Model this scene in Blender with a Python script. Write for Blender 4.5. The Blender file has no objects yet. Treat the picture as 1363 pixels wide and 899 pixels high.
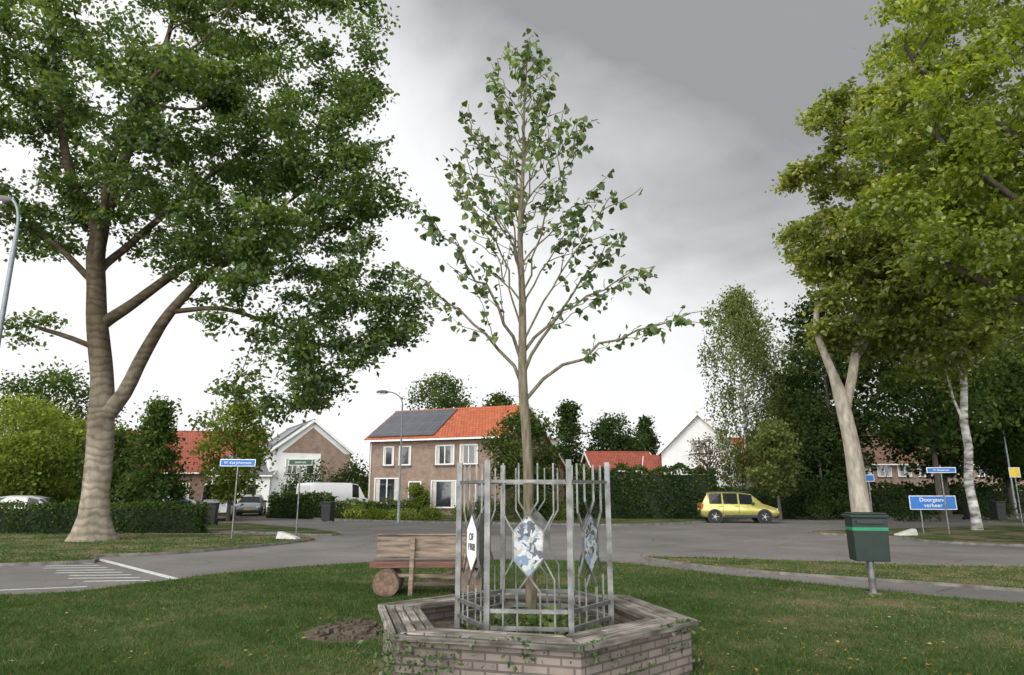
import bpy, math, random
import numpy as np
from mathutils import Vector, Matrix
from mathutils.geometry import tessellate_polygon
rng=np.random.default_rng(11); random.seed(11)
R=math.radians
# ------------------------------------------------------------ materials
def nodes_of(name):
    m=bpy.data.materials.new(name); m.use_nodes=True
    nt=m.node_tree; return m,nt,nt.nodes['Principled BSDF']
def N(nt,t,**k):
    n=nt.nodes.new(t)
    for a,b in k.items(): setattr(n,a,b)
    return n
def ramp(nt,stops):
    r=N(nt,'ShaderNodeValToRGB'); cr=r.color_ramp
    while len(cr.elements)<len(stops): cr.elements.new(.5)
    for e,(p,c) in zip(cr.elements,stops):
        e.position=p; e.color=(c[0],c[1],c[2],1)
    return r
def sc(c,f): return tuple(min(1,x*f) for x in c)
def mat(name,col,rough=.6,metal=0,var=.15,scale=6,bump=0,bscale=40,col2=None,stretch=None,detail=5,spec=.4,coat=0):
    m,nt,b=nodes_of(name)
    tc=N(nt,'ShaderNodeTexCoord'); src=tc.outputs['Object']
    if stretch:
        mp=N(nt,'ShaderNodeMapping'); mp.inputs['Scale'].default_value=stretch
        nt.links.new(src,mp.inputs['Vector']); src=mp.outputs['Vector']
    n=N(nt,'ShaderNodeTexNoise'); n.inputs['Scale'].default_value=scale; n.inputs['Detail'].default_value=detail
    nt.links.new(src,n.inputs['Vector'])
    r=ramp(nt,[(.3,sc(col,1-var)),(.7,col2 if col2 else sc(col,1+var))])
    nt.links.new(n.outputs['Fac'],r.inputs['Fac']); nt.links.new(r.outputs['Color'],b.inputs['Base Color'])
    b.inputs['Roughness'].default_value=rough; b.inputs['Metallic'].default_value=metal
    b.inputs['Specular IOR Level'].default_value=spec; b.inputs['Coat Weight'].default_value=coat
    if bump:
        n2=N(nt,'ShaderNodeTexNoise'); n2.inputs['Scale'].default_value=bscale; n2.inputs['Detail'].default_value=6
        nt.links.new(src,n2.inputs['Vector'])
        bp=N(nt,'ShaderNodeBump'); bp.inputs['Strength'].default_value=bump; bp.inputs['Distance'].default_value=.02
        nt.links.new(n2.outputs['Fac'],bp.inputs['Height']); nt.links.new(bp.outputs['Normal'],b.inputs['Normal'])
    return m
def leafmat(name,dark,mid,light,trans=.35,gloss=.05):
    m=bpy.data.materials.new(name); m.use_nodes=True; nt=m.node_tree; nt.nodes.clear()
    out=N(nt,'ShaderNodeOutputMaterial'); at=N(nt,'ShaderNodeAttribute'); at.attribute_name='var'
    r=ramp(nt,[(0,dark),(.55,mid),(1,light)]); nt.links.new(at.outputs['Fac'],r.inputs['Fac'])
    d=N(nt,'ShaderNodeBsdfDiffuse'); t=N(nt,'ShaderNodeBsdfTranslucent')
    nt.links.new(r.outputs['Color'],d.inputs['Color'])
    mul=N(nt,'ShaderNodeMixRGB',blend_type='MULTIPLY'); mul.inputs[0].default_value=1; mul.inputs[2].default_value=(1.85,1.95,.85,1)
    nt.links.new(r.outputs['Color'],mul.inputs[1]); nt.links.new(mul.outputs[0],t.inputs['Color'])
    a=N(nt,'ShaderNodeMixShader'); a.inputs[0].default_value=trans
    nt.links.new(d.outputs[0],a.inputs[1]); nt.links.new(t.outputs[0],a.inputs[2])
    if gloss:
        g=N(nt,'ShaderNodeBsdfGlossy'); g.inputs['Roughness'].default_value=.45
        c=N(nt,'ShaderNodeMixShader'); c.inputs[0].default_value=gloss
        nt.links.new(a.outputs[0],c.inputs[1]); nt.links.new(g.outputs[0],c.inputs[2]); a=c
    nt.links.new(a.outputs[0],out.inputs[0])
    return m
def brickmat(name,c1,c2,mortar,bw=.21,bh=.062,ms=.01,rough=.85,bump=.4,dirt=.35):
    m,nt,b=nodes_of(name)
    uv=N(nt,'ShaderNodeTexCoord')
    br=N(nt,'ShaderNodeTexBrick'); br.inputs['Scale'].default_value=1
    br.inputs['Brick Width'].default_value=bw; br.inputs['Row Height'].default_value=bh; br.inputs['Mortar Size'].default_value=ms
    br.inputs['Color1'].default_value=(*c1,1); br.inputs['Color2'].default_value=(*c2,1); br.inputs['Mortar'].default_value=(*mortar,1)
    br.inputs['Mortar Smooth'].default_value=.2
    nt.links.new(uv.outputs['UV'],br.inputs['Vector'])
    n=N(nt,'ShaderNodeTexNoise'); n.inputs['Scale'].default_value=2.2; n.inputs['Detail'].default_value=8; nt.links.new(uv.outputs['Object'],n.inputs['Vector'])
    r=ramp(nt,[(.3,(1-dirt,)*3),(.7,(1.,1.,1.))]); nt.links.new(n.outputs['Fac'],r.inputs['Fac'])
    mul=N(nt,'ShaderNodeMixRGB',blend_type='MULTIPLY'); mul.inputs[0].default_value=1
    nt.links.new(br.outputs['Color'],mul.inputs[1]); nt.links.new(r.outputs['Color'],mul.inputs[2]); nt.links.new(mul.outputs[0],b.inputs['Base Color'])
    bp=N(nt,'ShaderNodeBump'); bp.inputs['Strength'].default_value=bump; bp.inputs['Distance'].default_value=.01; bp.invert=True
    nt.links.new(br.outputs['Fac'],bp.inputs['Height']); nt.links.new(bp.outputs['Normal'],b.inputs['Normal'])
    b.inputs['Roughness'].default_value=rough; return m
def barkmat(name,c1,c2,band=0,stretch=(6,6,1),bump=.6):
    m,nt,b=nodes_of(name); tc=N(nt,'ShaderNodeTexCoord')
    mp=N(nt,'ShaderNodeMapping'); mp.inputs['Scale'].default_value=stretch; nt.links.new(tc.outputs['Object'],mp.inputs['Vector'])
    n=N(nt,'ShaderNodeTexNoise'); n.inputs['Scale'].default_value=1.5; n.inputs['Detail'].default_value=8; nt.links.new(mp.outputs[0],n.inputs['Vector'])
    r=ramp(nt,[(.3,c1),(.68,c2)]); nt.links.new(n.outputs['Fac'],r.inputs['Fac']); col=r.outputs['Color']; h=n.outputs['Fac']
    if band:
        w=N(nt,'ShaderNodeTexWave',bands_direction='Z'); w.inputs['Scale'].default_value=band; w.inputs['Distortion'].default_value=9; w.inputs['Detail'].default_value=5; w.inputs['Detail Scale'].default_value=1.3
        nt.links.new(tc.outputs['Object'],w.inputs['Vector'])
        r2=ramp(nt,[(.05,(.70,.68,.65)),(.6,(1,1,1))]); nt.links.new(w.outputs['Fac'],r2.inputs['Fac'])
        mul=N(nt,'ShaderNodeMixRGB',blend_type='MULTIPLY'); mul.inputs[0].default_value=1
        nt.links.new(col,mul.inputs[1]); nt.links.new(r2.outputs['Color'],mul.inputs[2]); col=mul.outputs[0]; h=w.outputs['Fac']
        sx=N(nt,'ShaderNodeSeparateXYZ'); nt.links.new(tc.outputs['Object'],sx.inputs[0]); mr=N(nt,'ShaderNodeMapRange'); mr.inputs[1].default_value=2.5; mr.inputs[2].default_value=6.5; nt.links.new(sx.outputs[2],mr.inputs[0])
        limb_shade=ramp(nt,[(0,(1,1,1)),(1,(.30,.27,.22))]); nt.links.new(mr.outputs[0],limb_shade.inputs[0])  # shade of the silhouetted upper limbs painted into the bark, darker with height
        m2=N(nt,'ShaderNodeMixRGB',blend_type='MULTIPLY'); m2.inputs[0].default_value=1; nt.links.new(col,m2.inputs[1]); nt.links.new(limb_shade.outputs[0],m2.inputs[2]); col=m2.outputs[0]
    nt.links.new(col,b.inputs['Base Color']); b.inputs['Roughness'].default_value=.9; b.inputs['Specular IOR Level'].default_value=.2
    bp=N(nt,'ShaderNodeBump'); bp.inputs['Strength'].default_value=bump; bp.inputs['Distance'].default_value=.03
    nt.links.new(h,bp.inputs['Height']); nt.links.new(bp.outputs['Normal'],b.inputs['Normal']); return m

# ------------------------------------------------------------ mesh builder
def empty(name,loc=(0,0,0),rz=0):
    e=bpy.data.objects.new(name,None); e.location=loc; e.rotation_euler=(0,0,rz); e.empty_display_size=.3
    bpy.context.scene.collection.objects.link(e); return e
class MB:
    def __init__(s): s.V=[];s.F=[];s.n=0;s.M=None
    def add(s,V,F,mat=0,smooth=False,var=None):
        V=np.asarray(V,float).reshape(-1,3)
        if s.M is not None:
            A=np.array(s.M); V=V@A[:3,:3].T+A[:3,3]
        F=np.asarray(F,int); 
        s.F.append((F+s.n,mat,smooth,var)); s.V.append(V); s.n+=len(V)
    def box(s,c,d,mat=0,rz=0,taper=1.0):
        x,y,z=[q/2 for q in d]; t=taper
        V=np.array([(-x*t,-y*t,-z),(x*t,-y*t,-z),(x*t,y*t,-z),(-x*t,y*t,-z),(-x,-y,z),(x,-y,z),(x,y,z),(-x,y,z)])
        if rz: 
            ca,sa=math.cos(rz),math.sin(rz); V=V@np.array([[ca,sa,0],[-sa,ca,0],[0,0,1]])
        V=V+np.array(c)
        s.add(V,[(0,3,2,1),(4,5,6,7),(0,1,5,4),(1,2,6,5),(2,3,7,6),(3,0,4,7)],mat)
    def bar(s,p0,p1,w,h,mat=0,up=(0,0,1)):
        p0=Vector(p0);p1=Vector(p1);d=(p1-p0);d.normalize();u=Vector(up)
        if abs(d.dot(u))>.98:u=Vector((1,0,0))
        a=d.cross(u).normalized();b=a.cross(d)
        V=[]
        for p in(p0,p1):
            for i,j in((-1,-1),(1,-1),(1,1),(-1,1)): V.append(p+a*(i*w/2)+b*(j*h/2))
        s.add([tuple(v) for v in V],[(0,1,2,3),(7,6,5,4),(0,4,5,1),(1,5,6,2),(2,6,7,3),(3,7,4,0)],mat)
    def tube(s,P,r,k=8,mat=0,caps=True,smooth=True,lump=0):
        P=np.asarray(P,float); n=len(P); r=np.broadcast_to(np.asarray(r,float),(n,))
        T=np.gradient(P,axis=0); T/=np.linalg.norm(T,axis=1)[:,None]+1e-9
        ref=np.array([1.,0,0]) if abs(T[0][0])<.8 else np.array([0,1.,0])
        rings=[]; a=ref
        th=np.arange(k)*2*math.pi/k
        for i in range(n):
            a=a-T[i]*np.dot(a,T[i]); a/=np.linalg.norm(a)+1e-9; b=np.cross(T[i],a)
            rr=r[i]*(1+lump*(np.sin(3*th+P[i][2]*.5)+.6*np.sin(5*th+1+P[i][2]*.9)+.5*np.sin(2*th-P[i][2]*1.7)))[:,None] if lump else r[i]
            rings.append(P[i]+rr*(np.cos(th)[:,None]*a+np.sin(th)[:,None]*b))
        V=np.concatenate(rings)
        i=np.arange(n-1)[:,None]*k; j=np.arange(k)[None,:]; j2=(j+1)%k
        F=np.stack([i+j,i+j2,i+k+j2,i+k+j],-1).reshape(-1,4)
        s.add(V,F,mat,smooth)
        if caps:
            s.add(rings[0][::-1],[list(range(k))],mat); s.add(rings[-1],[list(range(k))],mat)
    def cyl(s,p0,p1,r0,r1=None,k=16,mat=0): s.tube([p0,p1],[r0,r0 if r1 is None else r1],k,mat)
    def quadslab(s,q,th,mat=0):
        q=[Vector(p) for p in q]; nn=(q[1]-q[0]).cross(q[3]-q[0]).normalized()
        V=[tuple(p) for p in q]+[tuple(p+nn*th) for p in q]
        s.add(V,[(3,2,1,0),(4,5,6,7),(0,1,5,4),(1,2,6,5),(2,3,7,6),(3,0,4,7)],mat)
    def build(s,name,mats,parent=None,uv=True,bevel=0,loc=None):
        me=bpy.data.meshes.new(name); V=np.concatenate(s.V)
        me.vertices.add(len(V)); me.vertices.foreach_set('co',V.astype(np.float32).ravel())
        li=np.concatenate([f.ravel() for f,_,_,_ in s.F]); lt=np.concatenate([np.full(len(f),f.shape[1]) for f,_,_,_ in s.F])
        ls=np.concatenate([[0],np.cumsum(lt)[:-1]])
        me.loops.add(len(li)); me.loops.foreach_set('vertex_index',li.astype(np.int32))
        me.polygons.add(len(lt)); me.polygons.foreach_set('loop_start',ls.astype(np.int32))
        me.polygons.foreach_set('material_index',np.concatenate([np.full(len(f),m) for f,m,_,_ in s.F]).astype(np.int32))
        me.polygons.foreach_set('use_smooth',np.concatenate([np.full(len(f),sm) for f,_,sm,_ in s.F]).astype(bool))
        me.update(calc_edges=True)
        if any(v is not None for _,_,_,v in s.F):
            at=me.attributes.new('var','FLOAT','FACE')
            at.data.foreach_set('value',np.concatenate([np.full(len(f),.5) if v is None else v for f,_,_,v in s.F]).astype(np.float32))
        if uv:
            nr=np.zeros(len(lt)*3,np.float32); me.polygons.foreach_get('normal',nr); nr=nr.reshape(-1,3)
            T=np.stack([-nr[:,1],nr[:,0],np.zeros(len(nr))],-1); l=np.linalg.norm(T,axis=1)
            T[l<.05]=(1,0,0); l[l<.05]=1; T/=l[:,None]; B=np.cross(nr,T)
            fi=np.repeat(np.arange(len(lt)),lt); p=V[li]
            U=np.stack([(p*T[fi]).sum(1),(p*B[fi]).sum(1)],-1)
            u=me.uv_layers.new(name='UVMap'); u.data.foreach_set('uv',U.astype(np.float32).ravel())
        for m in mats: me.materials.append(m)
        o=bpy.data.objects.new(name,me); bpy.context.scene.collection.objects.link(o)
        if parent: o.parent=parent
        if bevel:
            b=o.modifiers.new('bevel','BEVEL'); b.width=bevel; b.segments=2; b.limit_method='ANGLE'
        if loc: o.location=loc
        return o

def leaves(mb,C,size,mat=1,up=.8,droop=.4,var=None,wid=.34,kind='d',out=None):
    C=np.asarray(C); n=len(C)
    nrm=rng.normal(0,1,(n,3)); nrm/=np.linalg.norm(nrm,axis=1)[:,None]; nrm[:,2]+=up
    if out is not None: nrm+=out
    nrm/=np.linalg.norm(nrm,axis=1)[:,None]
    t=rng.normal(0,1,(n,3)); t[:,2]-=droop; t-=nrm*(t*nrm).sum(1)[:,None]; t/=np.linalg.norm(t,axis=1)[:,None]+1e-9
    b=np.cross(nrm,t); s=(size*(.6+.8*rng.random(n)))[:,None]
    if var is None: var=rng.random(n)
    var=np.clip(var,0,1)
    if kind=='d':
        V=np.stack([C,C+t*s*.5+b*s*wid+nrm*s*.08,C+t*s,C+t*s*.5-b*s*wid+nrm*s*.08],1).reshape(-1,3)
        F=np.arange(4*n).reshape(-1,4); mb.add(V,F,mat,False,var)
    else:
        V=np.stack([C,C+t*s*.08+b*s*.42+nrm*s*.1,C+t*s*.55+b*s*.4+nrm*s*.12,C+t*s-nrm*s*.1,C+t*s*.55-b*s*.4+nrm*s*.12,C+t*s*.08-b*s*.42+nrm*s*.1],1).reshape(-1,3)
        i=np.arange(n)*6
        F=np.concatenate([np.stack([i,i+3,i+2,i+1],-1),np.stack([i,i+5,i+4,i+3],-1)])
        mb.add(V,F,mat,False,np.concatenate([var,np.clip(var+.08,0,1)]))

def in_ell(n,c,r,shell=0):
    u=rng.normal(0,1,(n,3)); u/=np.linalg.norm(u,axis=1)[:,None]
    q=rng.random(n)**(1/3) if not shell else (shell+(1-shell)*rng.random(n))
    return np.array(c)+u*q[:,None]*np.array(r)

def colonize(pos0,par0,attr,D,dk,iters,trop=(0,0,0),jit=.15):
    cap=20000; pos=np.zeros((cap,3)); par=np.full(cap,-1); n=len(pos0); pos[:n]=pos0; par[:n]=par0
    A=attr.copy(); d=np.linalg.norm(A[:,None]-pos[None,:n],axis=2); near=d.argmin(1); dist=d.min(1)
    for it in range(iters):
        if len(A)==0: break
        v=A-pos[near]; v/=np.linalg.norm(v,axis=1)[:,None]+1e-9
        u,inv=np.unique(near,return_inverse=True); acc=np.zeros((len(u),3)); np.add.at(acc,inv.ravel(),v)
        acc/=np.linalg.norm(acc,axis=1)[:,None]+1e-6
        acc+=np.array(trop)+rng.normal(0,jit,acc.shape); acc/=np.linalg.norm(acc,axis=1)[:,None]+1e-9
        new=pos[u]+acc*D; m=len(new)
        if n+m>cap: break
        pos[n:n+m]=new; par[n:n+m]=u
        d=np.linalg.norm(A[:,None]-new[None],axis=2); dm=d.min(1); da=d.argmin(1)+n
        w=dm<dist; dist=np.where(w,dm,dist); near=np.where(w,da,near); n+=m
        k=dist>dk; A=A[k]; near=near[k]; dist=dist[k]
    return pos[:n],par[:n]

def skeleton(chains):
    pos=[];par=[];rad=[]
    for st,pts,step in chains:
        pts=[np.array(p,float) for p in pts]
        if st>=0:
            q=np.array(pos); i0=int(np.linalg.norm(q-pts[0][:3],axis=1).argmin()); prev=i0
            pts=[np.array([*pos[i0],pts[0][3]])]+pts[1:]
        else:
            pos.append(pts[0][:3]);par.append(-1);rad.append(pts[0][3]);prev=0
        for a,b in zip(pts[:-1],pts[1:]):
            L=np.linalg.norm(b[:3]-a[:3]); k=max(1,int(L/step))
            for i in range(1,k+1):
                p=a+(b-a)*i/k; q=p[:3]+rng.normal(0,.12*step if p[3]<.3 else .05*step,3)
                pos.append(q);par.append(prev);rad.append(p[3]);prev=len(pos)-1
    return np.array(pos),np.array(par),np.array(rad)

def branch_mesh(mb,pos,par,fixed,tip=.012,ex=2.3,mat=0,minr=.0):
    n=len(pos); acc=np.zeros(n); ch=[[] for _ in range(n)]
    r=np.zeros(n)
    for i in range(n-1,-1,-1):
        r[i]=max(tip,acc[i]**(1/ex)) if acc[i]>0 else tip
        if i<len(fixed): r[i]=fixed[i]
        if par[i]>=0: acc[par[i]]+=r[i]**ex; ch[par[i]].append(i)
    stack=[(-1,0)]
    while stack:
        pr,i=stack.pop(); c=[pr,i] if pr>=0 else [i]; rr=[min(r[i]*1.25,r[pr])] if pr>=0 else []
        rr.append(r[i]); cur=i
        while ch[cur]:
            k=sorted(ch[cur],key=lambda q:-r[q])
            for o in k[1:]: stack.append((cur,o))
            cur=k[0]; c.append(cur); rr.append(r[cur])
        if len(c)<2: continue
        R0=max(rr)
        if R0<minr: continue
        P=pos[c].copy(); rr=np.array(rr)
        if len(P)>3:
            for _ in range(2): P[1:-1]=.5*P[1:-1]+.25*(P[:-2]+P[2:])
        mb.tube(P,rr,20 if R0>.3 else 8 if R0>.08 else 5 if R0>.03 else 3,mat,caps=False,lump=.055 if R0>.3 else 0)
    return r,ch

# ------------------------------------------------------------ shared materials
m_asph,nt,b=nodes_of('asphalt')
tc=N(nt,'ShaderNodeTexCoord'); n1=N(nt,'ShaderNodeTexNoise'); n1.inputs['Scale'].default_value=.3; n1.inputs['Detail'].default_value=9; n1.inputs['Roughness'].default_value=.7
n2=N(nt,'ShaderNodeTexNoise'); n2.inputs['Scale'].default_value=55; n2.inputs['Detail'].default_value=3
nt.links.new(tc.outputs['Object'],n1.inputs['Vector']); nt.links.new(tc.outputs['Object'],n2.inputs['Vector'])
r1=ramp(nt,[(.32,(.105,.094,.086)),(.5,(.155,.141,.13)),(.68,(.21,.192,.176))]); r2=ramp(nt,[(.35,(.68,.68,.68)),(.65,(1.15,1.15,1.15))])
nt.links.new(n1.outputs['Fac'],r1.inputs['Fac']); nt.links.new(n2.outputs['Fac'],r2.inputs['Fac'])
mu=N(nt,'ShaderNodeMixRGB',blend_type='MULTIPLY'); mu.inputs[0].default_value=1
nt.links.new(r1.outputs[0],mu.inputs[1]); nt.links.new(r2.outputs[0],mu.inputs[2])
vo=N(nt,'ShaderNodeTexVoronoi',feature='DISTANCE_TO_EDGE'); vo.inputs['Scale'].default_value=.22
nd=N(nt,'ShaderNodeVectorMath',operation='ADD'); nt.links.new(tc.outputs['Object'],nd.inputs[0]); nt.links.new(n1.outputs['Color'],nd.inputs[1]); nt.links.new(nd.outputs[0],vo.inputs['Vector'])
rc=ramp(nt,[(.002,(.55,.55,.55)),(.006,(1,1,1))]); nt.links.new(vo.outputs['Distance'],rc.inputs[0])
mu2=N(nt,'ShaderNodeMixRGB',blend_type='MULTIPLY'); mu2.inputs[0].default_value=1; nt.links.new(mu.outputs[0],mu2.inputs[1]); nt.links.new(rc.outputs[0],mu2.inputs[2])
nt.links.new(mu2.outputs[0],b.inputs['Base Color']); b.inputs['Roughness'].default_value=.85
bp=N(nt,'ShaderNodeBump'); bp.inputs['Strength'].default_value=.3; bp.inputs['Distance'].default_value=.01; nt.links.new(n2.outputs['Fac'],bp.inputs['Height']); nt.links.new(bp.outputs[0],b.inputs['Normal'])

def grassmat(name,brown=.62):
    m,nt,b=nodes_of(name); tc=N(nt,'ShaderNodeTexCoord')
    a=N(nt,'ShaderNodeTexNoise'); a.inputs['Scale'].default_value=.6; a.inputs['Detail'].default_value=9; a.inputs['Roughness'].default_value=.68
    c=N(nt,'ShaderNodeTexNoise'); c.inputs['Scale'].default_value=28; c.inputs['Detail'].default_value=5
    for q in(a,c): nt.links.new(tc.outputs['Object'],q.inputs['Vector'])
    r=ramp(nt,[(.34,(.038,.066,.020)),(.5,(.070,.104,.034)),(brown,(.14,.125,.062)),(brown+.12,(.20,.16,.105))])
    nt.links.new(a.outputs['Fac'],r.inputs['Fac']); r2=ramp(nt,[(.3,(.5,.5,.45)),(.7,(1.25,1.25,1.2))]); nt.links.new(c.outputs['Fac'],r2.inputs['Fac'])
    mu=N(nt,'ShaderNodeMixRGB',blend_type='MULTIPLY'); mu.inputs[0].default_value=1
    nt.links.new(r.outputs[0],mu.inputs[1]); nt.links.new(r2.outputs[0],mu.inputs[2]); nt.links.new(mu.outputs[0],b.inputs['Base Color'])
    b.inputs['Roughness'].default_value=1; b.inputs['Specular IOR Level'].default_value=.1
    bp=N(nt,'ShaderNodeBump'); bp.inputs['Strength'].default_value=.8; bp.inputs['Distance'].default_value=.04; nt.links.new(c.outputs['Fac'],bp.inputs['Height']); nt.links.new(bp.outputs[0],b.inputs['Normal'])
    return m
m_grass=grassmat('grass',.55); m_verge=grassmat('verge_grass',.50)
m_kerb=mat('kerb_concrete',(.15,.14,.125),.95,var=.4,scale=4)
m_white=mat('white_paint',(.75,.75,.74),.6,var=.08,scale=10)
m_mark=mat('road_paint',(.62,.62,.6),.7,var=.3,scale=9,col2=(.7,.7,.68))
m_blade=leafmat('grass_blades',(.030,.062,.018),(.078,.125,.040),(.21,.19,.10),.3,0)
m_fall=leafmat('fallen_leaf',(.10,.055,.02),(.25,.15,.05),(.40,.30,.09),.1,0)
m_beech=leafmat('beech_leaves',(.028,.052,.012),(.078,.125,.024),(.19,.25,.05),.45)
m_yel=leafmat('yellowing_leaves',(.065,.095,.012),(.175,.22,.024),(.37,.38,.05),.5)
m_yel2=leafmat('elm_leaves',(.06,.085,.014),(.155,.185,.028),(.34,.335,.065),.47)
m_lin=leafmat('linden_leaves',(.034,.064,.018),(.085,.135,.036),(.21,.27,.08),.33)
m_bg1=leafmat('leaves_a',(.022,.042,.012),(.058,.092,.025),(.135,.17,.046),.33,0)
m_bg2=leafmat('leaves_b',(.055,.083,.016),(.14,.18,.036),(.26,.30,.07),.4,0)
m_bg3=leafmat('leaves_dark',(.014,.028,.010),(.036,.060,.020),(.085,.115,.036),.25,0)
m_bgr=leafmat('leaves_bronze',(.05,.042,.02),(.12,.085,.045),(.19,.15,.07),.35,0)
m_birchl=leafmat('birch_leaves',(.055,.074,.025),(.125,.155,.05),(.23,.25,.095),.4,0)
m_hedge=leafmat('hedge_leaves',(.013,.028,.009),(.036,.066,.018),(.10,.14,.04),.25,0)
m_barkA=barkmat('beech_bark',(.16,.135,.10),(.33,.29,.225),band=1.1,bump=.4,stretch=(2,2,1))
m_barkB=barkmat('bark_grey',(.2,.175,.14),(.42,.38,.31),stretch=(4,4,1.5))
m_barkD=barkmat('bark_dark',(.05,.042,.033),(.12,.10,.08))
m_barkY=barkmat('young_bark',(.085,.072,.048),(.19,.165,.115),stretch=(20,20,4),bump=.3)
m_birch=barkmat('birch_bark',(.06,.055,.05),(.66,.64,.6),stretch=(1.3,1.3,4),bump=.2)
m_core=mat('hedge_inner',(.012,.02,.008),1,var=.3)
m_soil=mat('soil',(.09,.07,.05),1,var=.5,scale=14,bump=1,bscale=30)
m_steel=mat('galvanised_steel',(.15,.148,.14),.42,metal=.55,var=.45,scale=7,bump=.1,col2=(.27,.27,.26))
m_lampp=mat('lamp_post_paint',(.2,.23,.24),.5,metal=.3,var=.15)
m_dark=mat('dark_plastic',(.02,.021,.023),.5,var=.2)
m_rub=mat('tyre_rubber',(.018,.018,.018),.85,var=.2)
m_alloy=mat('alloy',(.5,.5,.5),.3,metal=.9,var=.1)
m_glass=mat('window_glass',(.03,.035,.04),.06,var=.5,scale=.8,spec=.8)
m_cglass=mat('car_glass',(.015,.018,.02),.05,var=.2,spec=.6)
m_blue=mat('sign_blue',(.012,.13,.42),.4,var=.06)
m_green=mat('sign_green',(.01,.07,.035),.4,var=.06)

# ------------------------------------------------------------ ground
def smooth_poly(P,k=4,closed=True):
    n=len(P); out=[]
    for i in range(n if closed else n-1):
        p0,p1,p2,p3=[np.array(P[(i+j)%n] if closed else P[min(max(i+j,0),n-1)],float) for j in(-1,0,1,2)]
        for s in range(k):
            t=s/k; out.append(tuple(.5*((2*p1)+(-p0+p2)*t+(2*p0-5*p1+4*p2-p3)*t*t+(-p0+3*p1-3*p2+p3)*t**3)))
    if not closed: out.append(tuple(P[-1]))
    return out
g=MB(); g.add([(-400,-60,-.03),(400,-60,-.03),(400,700,-.03),(-400,700,-.03)],[(0,1,2,3)]); g.build('ground',[m_verge])
g=MB(); g.add([(-70,6,0),(75,2,0),(75,95,0),(-70,75,0)],[(0,1,2,3)]); g.build('asphalt_road',[m_asph])
lawn_e=[(-30,8.3),(-14,10.2),(-7.92,11.2),(-6.7,12.2),(-5.9,13.9),(-4.57,15.4),(-3.1,16.3),(-.74,16.9),(1.2,16.8),(2.5,16.1),(3.06,15.5),(4.48,13.5),(7.34,10.4),(14,3.5)]
EDGES=[]
def plot(name,edge,rest,m,z=.05,kerb=None):
    e=smooth_poly(edge,6,False)
    e=[(x+.05*math.sin(x*3.1+y*2)+rng.normal(0,.02),y+.05*math.sin(y*2.7-x*1.9)+rng.normal(0,.02)) for x,y in e] if not kerb else e
    EDGES.append(np.array(e))
    poly=e+rest
    a=sum(poly[i][0]*poly[(i+1)%len(poly)][1]-poly[(i+1)%len(poly)][0]*poly[i][1] for i in range(len(poly)))
    if a<0: poly=poly[::-1]
    tri=tessellate_polygon([[Vector((x,y,0)) for x,y in poly]])
    mb=MB(); n=len(poly); V=[(x,y,z) for x,y in poly]
    T=[]
    for t in tri:
        p=[Vector(V[i]) for i in t]; T.append(t if (p[1]-p[0]).cross(p[2]-p[0]).z>0 else t[::-1])
    mb.add(V,T)
    mb.add([(x,y,z) for x,y in poly]+[(x,y,-.02) for x,y in poly],[(i,n+i,n+(i+1)%n,(i+1)%n) for i in range(n)])
    mb.build(name,[m])
    if kerb:
        kb=MB(); pts=np.array(e); T=np.gradient(pts,axis=0); T/=np.linalg.norm(T,axis=1)[:,None]; Nn=np.stack([-T[:,1],T[:,0]],-1)
        a=pts-Nn*kerb/2; c=pts+Nn*kerb/2; h=z+.012; m_=len(pts)
        V=[(*p,-.01) for p in a]+[(*p,h) for p in a]+[(*p,h) for p in c]+[(*p,-.01) for p in c]
        F=[]
        for i in range(m_-1):
            for r_ in range(3): F.append((r_*m_+i,r_*m_+i+1,(r_+1)*m_+i+1,(r_+1)*m_+i))
        kb.add(V,F); kb.build('kerb',[m_kerb])
    return poly
P_lawn=plot('lawn_grass',lawn_e,[(14,-14),(-30,-14)],m_grass,.05)
strip_e=[(30,-5),(18,3),(8.5,11.9),(4.93,14.8),(3.5,17.2),(3.8,17.9),(7.27,16.7),(11.06,15.5),(30,12.5)]
P_strip=plot('verge_strip_grass',strip_e,[],m_verge,.04,.06)
isl_e=[(-30,12.8),(-11.3,15.9),(-10.6,18.0),(-8.84,19.2),(-7.0,23.3),(-7.5,25.4),(-12.1,27.3),(-30,27.6)]
P_isl=plot('corner_grass',isl_e,[],m_verge,.06,.06)
P_isl2=plot('corner_verge_grass',[(-30,29.5),(-12.8,29.1),(-7.2,26.9),(-7.5,29.3),(-11,33.5),(-16,37.5),(-30,38)],[],m_grass,.06,.06)
P_far=plot('garden_ground_grass',[(-70,47),(-20,46.5),(-10.4,41.3),(-3.2,37.5),(.7,36.2),(5.3,34.8),(9.5,37.5),(13.4,41.5),(21.2,47),(40,62),(60,80)],[(60,180),(-70,180)],m_grass,.09,.12)
P_r=plot('roadside_grass',[(40,34.5),(25.3,34.5),(15.7,30.6),(12.0,28.6),(13.6,25.6),(15.5,21.6),(30,17.5),(40,17)],[],m_verge,.06,.06)
P_r2=plot('park_ground_grass',[(26,39),(60,36),(100,60),(70,73)],[],m_verge,.06)

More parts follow.
